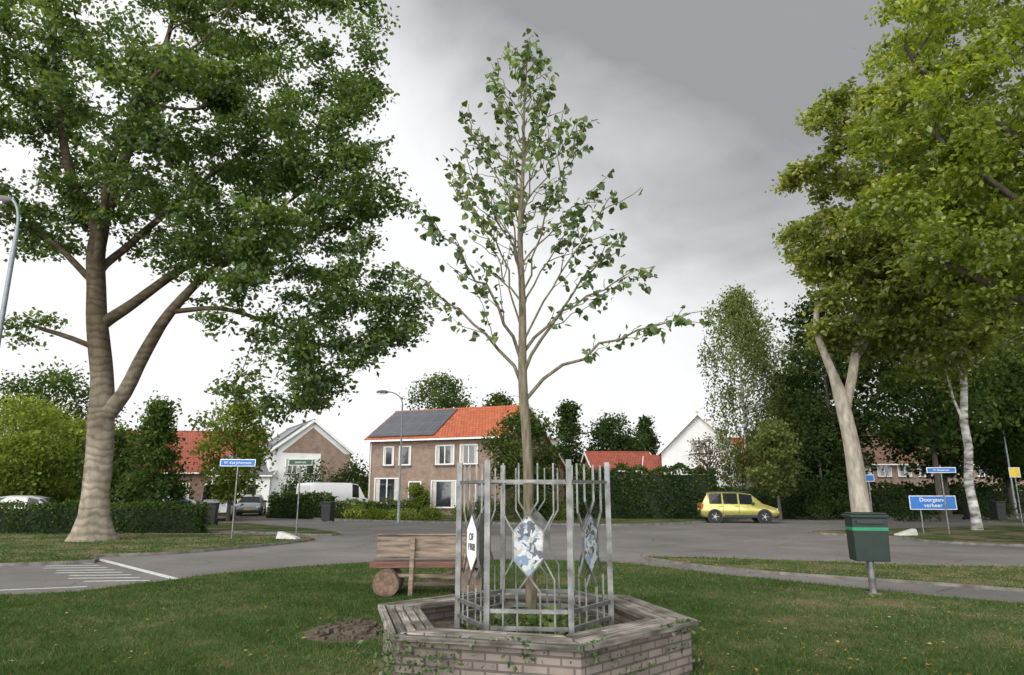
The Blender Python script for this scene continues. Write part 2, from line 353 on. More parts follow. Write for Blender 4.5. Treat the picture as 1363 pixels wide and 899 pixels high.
def inpoly(px,py,poly):
    r=np.zeros(len(px),bool); n=len(poly)
    for i in range(n):
        x1,y1=poly[i]; x2,y2=poly[(i+1)%n]
        if y1==y2: continue
        c=((y1>py)!=(y2>py))&(px<(x2-x1)*(py-y1)/(y2-y1)+x1); r^=c
    return r
def nz(x,y,s=1.0):
    return (np.sin(x*1.3*s+1.7*np.sin(y*.9*s))+np.sin(y*1.7*s+1.3*np.sin(x*1.1*s+2))+.6*np.sin((x+y)*3.1*s+np.sin(x*2.3*s)))/2.6
def blades(name,poly,n,ymin,ymax,z,h0,w0,dry=0):
    t=rng.random(n); Y=ymin*(ymax/ymin)**t; X=(rng.random(n)*2-1)*.82*Y
    k=inpoly(X,Y,poly)
    dx=X-.15; dy=Y-6.93; k&=(dx*dx+dy*dy)>1.45**2
    k&=~(((X+1.85)**2+(Y-8.3)**2)<.35)
    rp=np.sqrt(dx*dx+dy*dy)
    q=.5*nz(X,Y,.6)+.35*nz(X+5,Y-3,1.9)+.35*nz(X-2,Y+7,5.1)+rng.normal(0,.25,n); worn=np.exp(-(((X-5.4)/1.9)**2+((Y-10.4)/1.1)**2))+.7*np.exp(-(((X+1.4)/.7)**2+((Y-6.6)/1.2)**2))+.7*np.exp(-((rp-1.7)/.22)**2)*(.5+.5*np.sin(3*np.arctan2(dy,dx)+1))
    k&=(q<.58)&(rng.random(n)>worn*.9)
    X=X[k];Y=Y[k];q=q[k];m=len(X); worn=worn[k]
    h=h0*(.4+1.1*rng.random(m)**1.6)*(1-.35*np.clip(q,-1,1)); w=w0*(Y/8)**.5; a=rng.random(m)*6.283; l=rng.normal(0,.6,(m,2))*h[:,None]
    dxx=np.cos(a)*w; dyy=np.sin(a)*w
    V=np.stack([np.stack([X-dxx,Y-dyy,np.full(m,z)],-1),np.stack([X+dxx,Y+dyy,np.full(m,z)],-1),np.stack([X+l[:,0],Y+l[:,1],z+h],-1)],1).reshape(-1,3)
    mb=MB(); mb.add(V,np.arange(3*m).reshape(-1,3),0,False,np.clip(.34+.38*q+rng.normal(0,.2,m)+dry+.4*worn+.015*np.clip(X,0,9),0,1)); mb.build(name,[m_blade],uv=False)
blades('lawn_grass_blades',P_lawn,330000,5.0,17,.05,.042,.005)
blades('verge_grass_blades',P_strip,60000,9,18,.04,.04,.008,.15)
blades('corner_grass_blades',P_isl,36000,14,28,.06,.05,.012,.12)
n=3600; t=rng.random(n); Y=5.2*(30/5.2)**t; X=(rng.random(n)*2-1)*.8*Y
k=inpoly(X,Y,P_lawn)|inpoly(X,Y,P_strip)|inpoly(X,Y,P_isl)|inpoly(X,Y,P_r)|(rng.random(n)<.12)
k&=((X-.15)**2+(Y-6.93)**2)>1.6**2; k&=(X>1)|(rng.random(n)<.25)
X=X[k];Y=Y[k]
for e in EDGES[:6]:
    i=rng.integers(0,len(e)-1,900); f=rng.random(900)[:,None]; p=e[i]*(1-f)+e[i+1]*f+rng.normal(0,.12,(900,2)); kk=(np.abs(p[:,0])<.85*p[:,1])&(p[:,1]>6)&(p[:,1]<34); X=np.r_[X,p[kk,0]]; Y=np.r_[Y,p[kk,1]]
inn=inpoly(X,Y,P_lawn)|inpoly(X,Y,P_strip)|inpoly(X,Y,P_isl)|inpoly(X,Y,P_r)|inpoly(X,Y,P_isl2)
mb=MB(); leaves(mb,np.stack([X,Y,np.where(inn,.078,.012)],-1),.042,0,up=3,droop=0); mb.build('fallen_leaves',[m_fall],uv=False)
mk=MB()
def stripe(p,q,w,z=.005):
    p=np.array(p);q=np.array(q);d=(q-p)/np.linalg.norm(q-p);nn=np.array([-d[1],d[0]])*w/2
    mk.add([(*(p-nn),z),(*(q-nn),z),(*(q+nn),z),(*(p+nn),z)],[(0,1,2,3)])
stripe((-10.1,17.5),(-6.25,13.5),.16)
for k in range(9):
    f=k/8; a=np.array([-10.1,17.0])*(1-f)+np.array([-6.75,13.4])*f
    stripe(a,a+np.array([-1.15-.15*(k%2),-.12]),.11)
stripe((-8.6,12.1),(-7.4,12.55),.1); stripe((-12,13.0),(-9.9,13.6),.1)
mk.build('road_markings',[m_mark])

# ------------------------------------------------------------ big trees
def big_tree(name,chains,ells,natt,D,dk,iters,barkm,leafm,nleaf,lsize,spread,tip=.014,gap=None,trop=(0,0,.05),up=.9,colbias=0,minr=0):
    pos,par,rad=skeleton(chains); A=[]
    tot=sum(w for *_,w in ells)
    for c,r,w in ells: A.append(in_ell(int(natt*w/tot),c,r))
    A=np.concatenate(A)
    q=np.sin(A[:,0]*1.1+2)+np.sin(A[:,1]*1.0+A[:,2]*.7)+np.sin(A[:,2]*1.25+A[:,0]*.4)
    A=A[q>-1.05+(gap or 0)]
    np0=len(pos); pos,par=colonize(pos,par,A,D,dk,iters,trop)
    mb=MB(); r,ch=branch_mesh(mb,pos,par,rad,tip=tip,minr=minr)
    tw=np.where((r<tip*2.6)&(np.arange(len(r))>=np0))[0]
    wt=rng.random(len(tw))**1.3+.06; pick=rng.choice(tw,nleaf,p=wt/wt.sum()); cl=rng.random(len(pos))
    zmin,zmax=pos[tw,2].min(),pos[tw,2].max()
    sp=rng.normal(0,1,(nleaf,3))*np.array([spread,spread,spread*.42]); sp[:,2]-=spread*.25
    C=pos[pick]+sp
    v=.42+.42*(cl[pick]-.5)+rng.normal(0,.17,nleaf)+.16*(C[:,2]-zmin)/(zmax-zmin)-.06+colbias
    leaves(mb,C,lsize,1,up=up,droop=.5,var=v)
    return mb.build(name,[barkm,leafm],uv=False)
S=.45
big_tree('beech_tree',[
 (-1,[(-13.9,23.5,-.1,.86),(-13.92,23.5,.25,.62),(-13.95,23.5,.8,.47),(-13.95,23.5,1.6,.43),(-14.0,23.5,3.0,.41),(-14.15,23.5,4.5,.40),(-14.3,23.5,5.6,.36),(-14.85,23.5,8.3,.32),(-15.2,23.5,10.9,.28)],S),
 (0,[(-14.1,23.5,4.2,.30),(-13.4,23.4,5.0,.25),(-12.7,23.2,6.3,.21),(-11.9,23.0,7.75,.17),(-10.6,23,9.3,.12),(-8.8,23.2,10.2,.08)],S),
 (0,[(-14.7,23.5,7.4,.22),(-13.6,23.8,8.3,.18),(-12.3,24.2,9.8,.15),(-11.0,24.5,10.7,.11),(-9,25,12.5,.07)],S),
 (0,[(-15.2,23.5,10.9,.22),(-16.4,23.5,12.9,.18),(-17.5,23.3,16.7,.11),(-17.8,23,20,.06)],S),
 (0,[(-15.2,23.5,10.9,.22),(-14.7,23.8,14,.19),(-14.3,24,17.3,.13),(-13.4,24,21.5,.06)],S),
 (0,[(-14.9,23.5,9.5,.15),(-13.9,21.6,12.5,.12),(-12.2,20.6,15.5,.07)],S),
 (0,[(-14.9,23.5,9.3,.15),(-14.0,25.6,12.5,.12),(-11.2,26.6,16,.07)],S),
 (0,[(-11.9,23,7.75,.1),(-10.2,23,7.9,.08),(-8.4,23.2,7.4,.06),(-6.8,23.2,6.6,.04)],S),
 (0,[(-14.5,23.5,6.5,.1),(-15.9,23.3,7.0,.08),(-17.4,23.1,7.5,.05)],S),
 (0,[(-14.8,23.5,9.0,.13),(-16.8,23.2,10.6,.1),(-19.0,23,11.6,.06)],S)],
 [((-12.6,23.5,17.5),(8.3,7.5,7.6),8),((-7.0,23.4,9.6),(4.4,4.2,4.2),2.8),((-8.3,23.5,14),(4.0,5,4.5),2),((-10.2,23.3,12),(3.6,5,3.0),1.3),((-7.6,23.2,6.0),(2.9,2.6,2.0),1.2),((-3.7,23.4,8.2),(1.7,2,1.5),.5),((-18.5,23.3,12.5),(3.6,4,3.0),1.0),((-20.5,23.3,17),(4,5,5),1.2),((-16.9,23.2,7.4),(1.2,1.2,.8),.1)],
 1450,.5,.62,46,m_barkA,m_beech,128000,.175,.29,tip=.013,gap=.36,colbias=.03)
big_tree('roadside_tree',[
 (-1,[(13.7,27.5,-.1,.5),(13.68,27.5,.4,.38),(13.6,27.5,2,.32),(13.5,27.5,4.6,.29),(13.35,27.5,5.6,.24)],S),
 (0,[(13.4,27.5,5.6,.2),(12.8,27.4,6.8,.16),(12.5,27.3,8.2,.12),(13,27.3,10,.08)],S),
 (0,[(13.4,27.5,4.8,.22),(14.0,27.6,6.5,.2),(14.6,27.8,9,.16),(16,28,13,.11),(17.3,28,17,.06)],S),
 (0,[(14.2,27.7,7,.15),(16,28.3,9,.11),(18.5,28.6,11,.06)],S)],
 [((17.2,28,13.8),(4.9,4.8,6.8),6),((14.2,27.6,10.8),(2.4,2.6,3.6),2.2),((17.5,27.5,8.6),(3.5,4,2.4),.9)],
 850,.5,.6,36,m_barkB,m_yel2,76000,.22,.30,tip=.014,gap=.1,colbias=.1)
big_tree('elm_tree',[
 (-1,[(17.5,17.5,-.1,.7),(17.5,17.5,.5,.5),(17.3,17.5,3,.4),(17,17.5,6,.32),(16.6,17.5,9,.24),(16.3,17.5,14,.13)],S),
 (0,[(17.2,17.5,4.2,.16),(15,17.3,5.8,.12),(12.6,17.2,6.9,.08),(11,17.1,7.8,.05)],S),
 (0,[(16.9,17.5,6.5,.16),(14.2,17.0,8.6,.11),(11.2,16.8,11.0,.06)],S),
 (0,[(16.6,17.5,9,.15),(14,17.8,12,.1),(11.5,18,14.5,.05)],S),
 (0,[(16.9,17.5,6.5,.15),(15.5,15.2,8.6,.1),(13.8,13.2,10.0,.06)],S)],
 [((16.8,17.5,13),(6.5,5.2,7.0),8),((13.2,17.2,10.0),(3.4,4,3.4),2.4),((15.0,16.8,7.4),(3.4,3.4,1.8),1.2)],
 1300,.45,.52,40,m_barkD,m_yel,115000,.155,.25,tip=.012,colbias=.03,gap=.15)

# ------------------------------------------------------------ young linden in planter
mb=MB(); TX,TY=.17,6.95
tz=np.linspace(.3,6.75,30); tr=np.stack([TX+.02*np.sin(tz*1.1)+.008*np.sin(tz*4)-.055*np.clip((tz-.6)/2,0,1)+.05*np.clip((tz-4.5)/2.5,0,1),TY+.02*np.cos(tz),tz],-1)
mb.tube(tr,np.interp(tz,[.3,2.6,5,6.75],[.056,.048,.020,.005]),14,0)
def trunk_at(z): return np.array([np.interp(z,tz,tr[:,0]),np.interp(z,tz,tr[:,1]),z])
LC=[];LV=[]
def envr(z): return np.interp(z,[3.2,3.6,4.2,4.8,5.2,5.9,6.4,6.9],[1.4,1.55,1.45,1.2,1.0,.58,.32,.10])
def twig(path,r0,leafstep,depth=0,lv=.5):
    P=np.array(path); 
    mb.tube(P,np.linspace(r0,.003,len(P)),6 if r0>.008 else 4,0,caps=False)
    L=np.linalg.norm(np.diff(P,axis=0),axis=1).sum(); k=max(2,int(L/leafstep)); start=.5 if depth==0 else .3
    for s in np.linspace(start,1,k):
        f=s*(len(P)-1); i=min(int(f),len(P)-2); p=P[i]+(P[i+1]-P[i])*(f-i)
        nl=rng.choice([0,0,1,2,4])
        for _ in range(nl if s<.98 else 2):
            o=rng.normal(0,.036,3); o[2]-=.03; LC.append(p+o); LV.append(lv+rng.normal(0,.22))
nb=38
for i in range(nb):
    t=i/(nb-1); z0=2.5+t**.92*3.85; az=i*2.39996+.3
    zt=z0+(1.8-1.4*t)*(.8+.35*rng.random()); rr=envr(zt)*(.72+.33*rng.random()); ez=.88
    if i==0: az,rr,zt,ez=.02,1.98,3.5,.6
    if i==1: az,rr,zt,ez=math.pi-.1,1.3,4.0,.75
    if i==2: az,rr,zt,ez=-.7,1.25,4.0,.75
    if i==3: az,rr,zt,ez=math.pi+.5,1.1,4.4,.8
    if i==4: az,rr,zt,ez=.25,1.5,4.1,.7
    zt=min(zt,6.72)
    b0=trunk_at(z0); s=np.linspace(0,1,11); w=rng.normal(0,.02,(11,3)); w[0]=0
    d=np.array([math.cos(az),math.sin(az)])
    P=np.stack([b0[0]+d[0]*rr*s,b0[1]+d[1]*rr*s,z0+(zt-z0)*s**ez],-1)+w
    lv=.42+rng.normal(0,.14); twig(P,.0165*(1-.6*t)*(.8+.4*(i<5)),.09,0,lv)
    ns=int(6*(1-t)+2)
    for j in range(ns):
        f=.28+.66*(j+rng.random()*.6)/ns; q=P[int(f*10)]; tang=P[min(10,int(f*10)+1)]-q; tang/=np.linalg.norm(tang)+1e-9
        side=np.cross(tang,(0,0,1)); side/=np.linalg.norm(side)+1e-9; sg=1 if j%2 else -1
        l=(.6-.38*t)*(.5+.7*rng.random())*(1.1-f*.5); dd=tang*.7+side*sg*.75+np.array([d[0]*.3,d[1]*.3,.05])+rng.normal(0,.25,3); dd/=np.linalg.norm(dd)
        u=np.linspace(0,1,6)[:,None]; Q=q+dd*l*u+np.array([0,0,.08*l])*u*u+rng.normal(0,.01,(6,3)); Q[0]=q
        twig(Q,.006,.09,1,lv)
C=np.array(LC); leaves(mb,C,.068,1,up=.5,droop=.9,var=np.array(LV),kind='h')
mb.build('young_linden_tree',[m_barkY,m_lin],uv=False)

# ------------------------------------------------------------ background trees
def bgtree(name,x,y,h,w,kind='round',lm=None,bark=None,n=9000,ls=.3,base=.25,cv=0,r0=None):
    mb=MB(); r0=r0 or h*.012+.04; w=w*.84; h=h*.93
    top=h*(.8 if kind!='cone' else .97)
    lean=rng.normal(0,.2,2)
    P=[(x+lean[0]*q*q,y+lean[1]*q*q,top*q-.1) for q in np.linspace(0,1,7)]
    mb.tube(P,np.linspace(r0,.03,7),8,0,caps=False)
    nc=120; cs=[]; lob=rng.random(3)*6.28
    zb=h*base; H=h-zb
    for i in range(nc):
        q=rng.random(); a=rng.random()*6.283
        if kind=='cone': rad=(1-q)**.8*(.55+.5*rng.random())
        elif kind=='birch': rad=math.sin(math.pi*min(1,(.12+q*.88)))**.7*(.4+.65*rng.random())
        else: rad=math.sqrt(max(0,1-(2*q-1)**2))*(.4+.6*rng.random())
        rad*=1+.2*math.sin(2*a+lob[0]+q*5)+.14*math.sin(5*a+lob[1]-q*9)
        cs.append((x+math.cos(a)*rad*w/2,y+math.sin(a)*rad*w/2,zb+q*H*(.97)))
    cs=np.array(cs)
    for c in cs[::3]:
        zc=max(zb*.7,c[2]-.35*math.hypot(c[0]-x,c[1]-y)-.3); zc=min(zc,top*.95)
        m=np.array([x,y,zc])*.5+c*.5; m[2]+=.1
        mb.tube([(x,y,zc),m,c],[r0*.28,r0*.18,.015],4,0,caps=False)
    wt=rng.random(nc)**.8+.15; pick=rng.choice(nc,n,p=wt/wt.sum()); cv_=rng.normal(0,.17,nc)
    s=w*.072+.10
    sp=rng.normal(0,1,(n,3))*np.array([s,s,s*.62])
    if kind=='birch': 
        sp=rng.normal(0,1,(n,3))*np.array([.16,.16,.2]); st=rng.integers(0,5,n); ang=(pick*5+st)*2.4
        sp[:,0]+=np.cos(ang)*.6*(st>0); sp[:,1]+=np.sin(ang)*.6*(st>0); sp[:,2]-=rng.random(n)*(1.2+2.6*((pick*7+st*3)%5)/4)
    C=cs[pick]+sp; k=C[:,2]>(.35 if base<.1 else .8); C=C[k]; pick=pick[k]
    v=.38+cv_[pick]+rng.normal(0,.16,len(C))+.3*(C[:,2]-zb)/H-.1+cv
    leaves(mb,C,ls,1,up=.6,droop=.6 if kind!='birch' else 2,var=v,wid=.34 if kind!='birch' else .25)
    return mb.build(name,[bark or m_barkD,lm or m_bg1],uv=False)
BG=[('oak_tree',-37,55,12.0,11,'round',m_bg1,.2),('garden_tree',-30.5,43,8.0,7,'round',m_bg2,.2),('garden_tree',-34,50,8.3,7,'round',m_bg2,.2),
('garden_tree',-27,44,6.4,6,'round',m_bg2,.2),
('conifer_tree',-19.6,38,7.2,3.8,'cone',m_bg1,.08),('garden_tree',-23,40,5.6,4.5,'round',m_bg1,.2),('garden_tree',-26.8,38,5.0,5,'round',m_bg2,.2),
('maple_tree',-16.3,40.5,7.6,4.6,'round',m_bg2,.2),
('oak_tree',-7.9,76,15.6,9.0,'round',m_bg1,.2),('oak_tree',-1.6,80,13.8,6.5,'round',m_bg1,.2),('conifer_tree',5.8,70,11.4,5.2,'cone',m_bg3,.08),
('oak_tree',10.7,72,10.2,8,'round',m_bg3,.1),('conifer_tree',15.6,80,11.0,5,'cone',m_bg3,.08),('garden_tree',.75,42.6,7.0,4.4,'round',m_bg1,.15),
('garden_tree',15.6,41,6.2,2.4,'round',m_birchl,.3),
('oak_tree',21.5,46,16.5,7,'round',m_bg3,.12),('oak_tree',25,41,14,8.5,'round',m_bg1,.33),('oak_tree',31,50,16,10,'round',m_bg3,.2),('oak_tree',37,52,15,9,'round',m_bg1,.2),
('oak_tree',34,44,13,8,'round',m_bg1,.33),('conifer_tree',23.5,56,13,7,'cone',m_bg3,.12),('oak_tree',43,60,18,11,'round',m_bg3,.2),('oak_tree',28,62,17,10,'round',m_bg3,.2),('conifer_tree',19.5,44,7.5,4.6,'cone',m_bg3,.05)]
for nm,x,y,h,w,k,lm,bs in BG:
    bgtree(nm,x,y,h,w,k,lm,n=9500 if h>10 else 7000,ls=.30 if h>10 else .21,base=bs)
bgtree('copper_tree',11.9,42.2,5.4,2.6,'round',m_bgr,n=1300,ls=.14,base=.3)
bgtree('weeping_birch_tree',17.0,50,18.8,9.4,'birch',m_birchl,m_birch,n=24000,ls=.23,base=.2,r0=.22)
mb=MB(); P=[(19.7,30,-.1),(19.72,30,.7),(19.62,30,2.0),(19.85,30,3.5),(19.8,30,4.6),(20.05,30,6.2),(20.1,30,8),(20.3,30,12)]
mb.tube(P,[.24,.19,.175,.165,.16,.14,.11,.04],10,0,caps=False)
mb.tube([(19.8,30,4.6),(19.5,30,5.6),(19.3,30,7.2)],[.07,.05,.03],6,0,caps=False)
cs=in_ell(70,(21,30,11),(3.8,3.5,4.6)); 
for c in cs[::2]: mb.tube([(20.1,30,min(11,max(6,c[2]-1.5))),c],[.05,.012],4,0,caps=False)
pk=rng.integers(0,70,15000); leaves(mb,cs[pk]+rng.normal(0,.5,(15000,3)),.20,1,var=.5+rng.normal(0,.2,15000)); mb.build('silver_birch_tree',[m_birch,m_yel2],uv=False)
mb=MB(); n=34000; X=rng.random(n)*230-115; top=6.2+2.0*np.sin(X*.13)+1.4*np.sin(X*.41+1)+.9*np.sin(X*1.2)
top+=np.clip((X-35)/20,0,3)*2.5
Z=rng.random(n)**.7*top; Y=105+rng.normal(0,3,n)
leaves(mb,np.stack([X,Y,Z],-1),.75,0,up=.5,var=.3+rng.normal(0,.15,n)+.3*Z/top); mb.build('distant_trees',[m_bg1],uv=False)

# ------------------------------------------------------------ hedges / shrubs
def hedge(name,a,b,h,w,lm=m_hedge,dens=260,ls=.1,rough=.06):
    a=np.array(a,float);b=np.array(b,float);L=np.linalg.norm(b-a);d=(b-a)/L;nn=np.array([-d[1],d[0]])
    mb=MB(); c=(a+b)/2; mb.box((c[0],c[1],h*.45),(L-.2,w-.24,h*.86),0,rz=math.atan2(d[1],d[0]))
    A=[(L*h,0),(L*h,1),(L*w,2),(w*h,3),(w*h,4)]; C=[]
    for ar,k in A:
        n=int(ar*dens); u=rng.random(n);v=rng.random(n)
        if k<2: p=np.stack([u*L,np.full(n,(k*2-1)*w/2),v*h],-1)
        elif k==2: p=np.stack([u*L,(v-.5)*w,np.full(n,h)],-1)
        else: p=np.stack([np.full(n,(k-3)*L),(u-.5)*w,v*h],-1)
        C.append(p)
    C=np.concatenate(C); bul=rough*(np.sin(C[:,0]*2.1)+np.sin(C[:,0]*5.3+C[:,2]*3)); C[:,2]+=bul*(C[:,2]/h); C[:,1]+=bul*np.sign(C[:,1])
    C+=rng.normal(0,.05,C.shape)
    W=np.stack([a[0]+d[0]*C[:,0]+nn[0]*C[:,1],a[1]+d[1]*C[:,0]+nn[1]*C[:,1],np.maximum(C[:,2],.04)],-1)
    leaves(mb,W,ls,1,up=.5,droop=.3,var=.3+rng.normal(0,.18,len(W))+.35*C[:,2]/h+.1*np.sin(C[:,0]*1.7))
    return mb.build(name,[m_core,lm],uv=False)
hedge('hedge',(-24,27.6),(-12.3,28.1),1.12,1.0,ls=.11)
hedge('hedge',(-15.6,46),(-11.2,43.6),1.45,1.0,dens=160,ls=.15)
hedge('hedge',(-10.8,43.4),(-6.2,42.8),1.0,.8,dens=160,ls=.15,lm=m_bg1)
hedge('tall_hedge',(3.4,43.2),(12.2,42.2),3.0,1.5,dens=150,ls=.17,rough=.12)
hedge('tall_hedge',(12.5,43.5),(17.5,44.5),1.7,1.5,dens=120,ls=.18,rough=.12,lm=m_bg3)
hedge('hedge',(18,46),(27,50),1.6,1.6,dens=100,ls=.2,rough=.15,lm=m_bg3)
hedge('hedge',(27,52),(50,60),2.0,1.6,dens=80,ls=.22,rough=.18,lm=m_bg3)
hedge('hedge',(-46,44),(-30,40),2.6,2,dens=90,ls=.2,rough=.2,lm=m_bg2)
def shrub(name,x,y,r,h,lm,n=1800,ls=.13):
    mb=MB(); 
    for i in range(5):
        a=i*1.257; mb.tube([(x,y,.0),(x+math.cos(a)*r*.4,y+math.sin(a)*r*.4,h*.7)],[.03,.01],4,0,caps=False)
    cs=in_ell(26,(x,y,h*.5),(r*.85,r*.85,h*.42),.5); pk=rng.integers(0,26,n); C=cs[pk]+rng.normal(0,r*.17,(n,3)); C[:,2]=np.abs(C[:,2])+.05
    leaves(mb,C,ls,1,up=.5,var=.4+rng.normal(0,.18,26)[pk]+rng.normal(0,.15,n)); mb.build(name,[m_barkD,lm],uv=False)
for x,y,r,h,l in [(-7.6,40.9,.9,.6,m_bg2),(-6.2,40.2,1.0,.5,m_yel),(-4.6,40.0,.9,.6,m_bg2),(-9.2,42,.8,.7,m_yel),(-6.5,48.5,.8,2.4,m_bg2),(-9.7,46.5,.7,1.0,m_bg2),
   (-1.2,40.6,1.2,1.2,m_bg1),(1.2,40,1.4,1.8,m_bg1),(2.6,40.6,1.2,1.4,m_bg2),(-2.8,40.4,.8,.8,m_yel),(-15.5,54,2.4,3.9,m_bg1),(-12.5,55.5,2.0,4.4,m_bg3),
   (13.6,43,1.2,1.3,m_bg3),(18.5,42.5,1.4,1.2,m_bg3),(21,43.8,1.6,1.4,m_bg1),(23,40.5,1.6,1.0,m_bg3),(-22.5,43,1.6,2.2,m_bg1),(-26,41,1.8,2.0,m_bg2),(-29,38,2.2,2.6,m_bg2),
   (29,42.6,1.6,1.2,m_bg3),(33,42,1.6,1.2,m_bg3),(38,44,2.0,1.6,m_bg1)]:
    shrub('shrub',x,y,r,h,l,n=2600 if h>1.5 else 1500,ls=.17 if h>1.5 else .12)

# ------------------------------------------------------------ houses
def tilemat(name,c1,c2,dirt=.35): return brickmat(name,c1,c2,sc(c1,.45),bw=.24,bh=.33,ms=.03,rough=.75,bump=.7,dirt=dirt)
m_brA=brickmat('brown_brick',(.33,.205,.135),(.25,.15,.10),(.36,.31,.26)); m_brB=brickmat('red_brick',(.30,.15,.10),(.22,.11,.08),(.3,.26,.22))
m_tor=tilemat('orange_tiles',(.58,.15,.06),(.46,.11,.045)); m_tred=tilemat('red_tiles',(.40,.10,.055),(.32,.075,.045)); m_tgr=tilemat('grey_tiles',(.2,.2,.205),(.16,.16,.165))
m_tdk=tilemat('brown_tiles',(.24,.13,.08),(.18,.10,.07))
m_plas=mat('white_render',(.76,.76,.74),.85,var=.07,scale=1.2)
m_sol=brickmat('solar_cells',(.055,.06,.07),(.07,.075,.085),(.13,.135,.14),bw=1.0,bh=1.6,ms=.03,rough=.3,bump=.1,dirt=.1)
m_door=mat('door_paint',(.05,.07,.06),.5,var=.1); m_fr=mat('window_frame',(.78,.78,.76),.5,var=.04); m_cur=mat('curtain',(.5,.48,.44),.9,var=.15,scale=3)
def house(name,x,y,rot,W,D,eave,ridge,rp,rear,wm,rm,wins,ov=.4,solar=None,chim=None,extra=None):
    e=empty(name,(x,y,0),rot)
    mb=MB(); s=[(0,0),(0,eave),(rp,ridge),(D,rear),(D,0)]
    mb.add([(0,0,0),(W,0,0),(W,0,eave),(0,0,eave)],[(0,1,2,3)]); mb.add([(W,D,0),(0,D,0),(0,D,rear),(W,D,rear)],[(0,1,2,3)])
    mb.add([(0,a,b) for a,b in s],[(0,1,2,3,4)]); mb.add([(W,a,b) for a,b in s],[(4,3,2,1,0)])
    mb.build('walls',[wm],e)
    rf=MB(); k=(ridge-eave)/rp; k2=(ridge-rear)/(D-rp); th=.14
    yo=-ov; z0=eave-k*ov; y1=D+ov; z1=rear-k2*ov
    rf.quadslab([(-.3,yo,z0+.02),(W+.3,yo,z0+.02),(W+.3,rp,ridge+.02),(-.3,rp,ridge+.02)],th,0)
    rf.quadslab([(-.3,rp,ridge+.02),(W+.3,rp,ridge+.02),(W+.3,y1,z1+.02),(-.3,y1,z1+.02)],th,0)
    rf.tube([(-.3,rp,ridge+.13),(W+.3,rp,ridge+.13)],.13,8,0)
    rf.build('roof',[rm],e)
    tr=MB(); tr.box((W/2,yo-.06,z0+.06),(W+.6,.12,.12))
    for xx in(-.33,W+.33):
        tr.bar((xx,yo,z0+.08),(xx,rp,ridge+.1),.05,.2); tr.bar((xx,rp,ridge+.1),(xx,y1,z1+.08),.05,.2)
    tr.cyl((.15,-.06,0),(.15,-.06,eave-.3),.04,k=8); tr.build('gutter_and_fascia',[m_fr],e)
    if solar:
        so=MB()
        for (xa,xb,fa,fb) in solar:
            so.quadslab([(xa,yo+(rp-yo)*fa,z0+(ridge-z0)*fa+.24),(xb,yo+(rp-yo)*fa,z0+(ridge-z0)*fa+.24),(xb,yo+(rp-yo)*fb,z0+(ridge-z0)*fb+.24),(xa,yo+(rp-yo)*fb,z0+(ridge-z0)*fb+.24)],.04)
        so.build('solar_panels',[m_sol],e)
    if chim:
        c=MB(); c.box((chim,rp+.3,ridge+.25),(.6,.6,1.3)); c.box((chim,rp+.3,ridge+.95),(.72,.72,.1),1); c.build('chimney',[wm if wm!=m_plas else m_brB,m_kerb],e)
    if extra: extra(e)
    w=MB()
    for face,u,z,ww,hh,kind in wins:
        if face=='F': w.M=Matrix.Translation((u,0,z))
        elif face=='R': w.M=Matrix.Translation((W,u,z))@Matrix.Rotation(R(90),4,'Z')
        else: w.M=Matrix.Translation((0,u,z))@Matrix.Rotation(R(-90),4,'Z')
        f=.08
        if kind=='door':
            w.box((ww/2,-.015,hh/2),(ww,.03,hh),2); w.box((ww/2,-.03,hh*.7),(ww*.6,.02,hh*.35),1)
            for a in(0,ww): w.box((a,-.03,hh/2),(f,.08,hh+f),0)
            w.box((ww/2,-.03,hh+.0),(ww-f,.08,f),0); continue
        w.box((ww/2,-.012,hh/2),(ww,.02,hh),1)
        w.box((ww*.12,-.026,hh/2),(ww*.16,.006,hh-.1),3); w.box((ww*.88,-.026,hh/2),(ww*.16,.006,hh-.1),3)
        for a in(0,ww): w.box((a,-.03,hh/2),(f,.1,hh+f),0)
        for a in(0,hh): w.box((ww/2,-.03,a),(ww-f,.1,f),0)
        nm=int(kind) 
        for i in range(1,nm): w.box((ww*i/nm,-.03,hh/2),(f*.9,.09,hh-f),0)
        w.box((ww/2,-.06,-.09),(ww+.2,.16,.06),4)
    w.M=None
    if wins: w.build('windows_and_doors',[m_fr,m_glass,m_door,m_cur,m_kerb],e)
    return e
wl=[('F',1.25,3.55,.8,1.3,'1'),('F',2.55,3.55,.9,1.3,'1'),('F',5.5,3.55,1.4,1.3,'2'),('F',7.4,3.55,1.3,1.3,'2'),
    ('F',.6,.9,2.0,1.7,'2'),('F',3.4,.15,.95,2.2,'door'),('F',5.2,.6,1.9,1.8,'1'),('F',8.6,.15,.95,2.2,'door'),('R',1.5,3.5,1.2,1.1,'2'),('R',3.6,.9,1.4,1.4,'2'),('R',9.0,1.9,1.2,1.2,'1')]
def dormer(e):
    d=MB(); d.box((9.9,10.6,5.1),(1.8,2.6,1.6),0); d.box((9.9,10.6,5.96),(2.1,2.9,.12),1); d.build('dormer',[m_plas,m_fr],e)
house('brick_house',-10.5,51.0,R(-21),10.8,15.5,5.45,7.75,4.0,2.7,m_brA,m_tor,wl,solar=[(-.1,5.3,.05,.96)],extra=dormer)
def brickgable(e):
    d=MB(); d.add([(10.02,.9,4.9),(10.02,6.3,4.9),(10.02,3.4,7.1)],[(0,1,2)]); d.add([(10.02,4.2,2.0),(10.02,6.78,2.0),(10.02,6.78,4.9),(10.02,4.2,4.9)],[(0,1,2,3)]); d.build('brick_gable_panel',[m_brA],e)
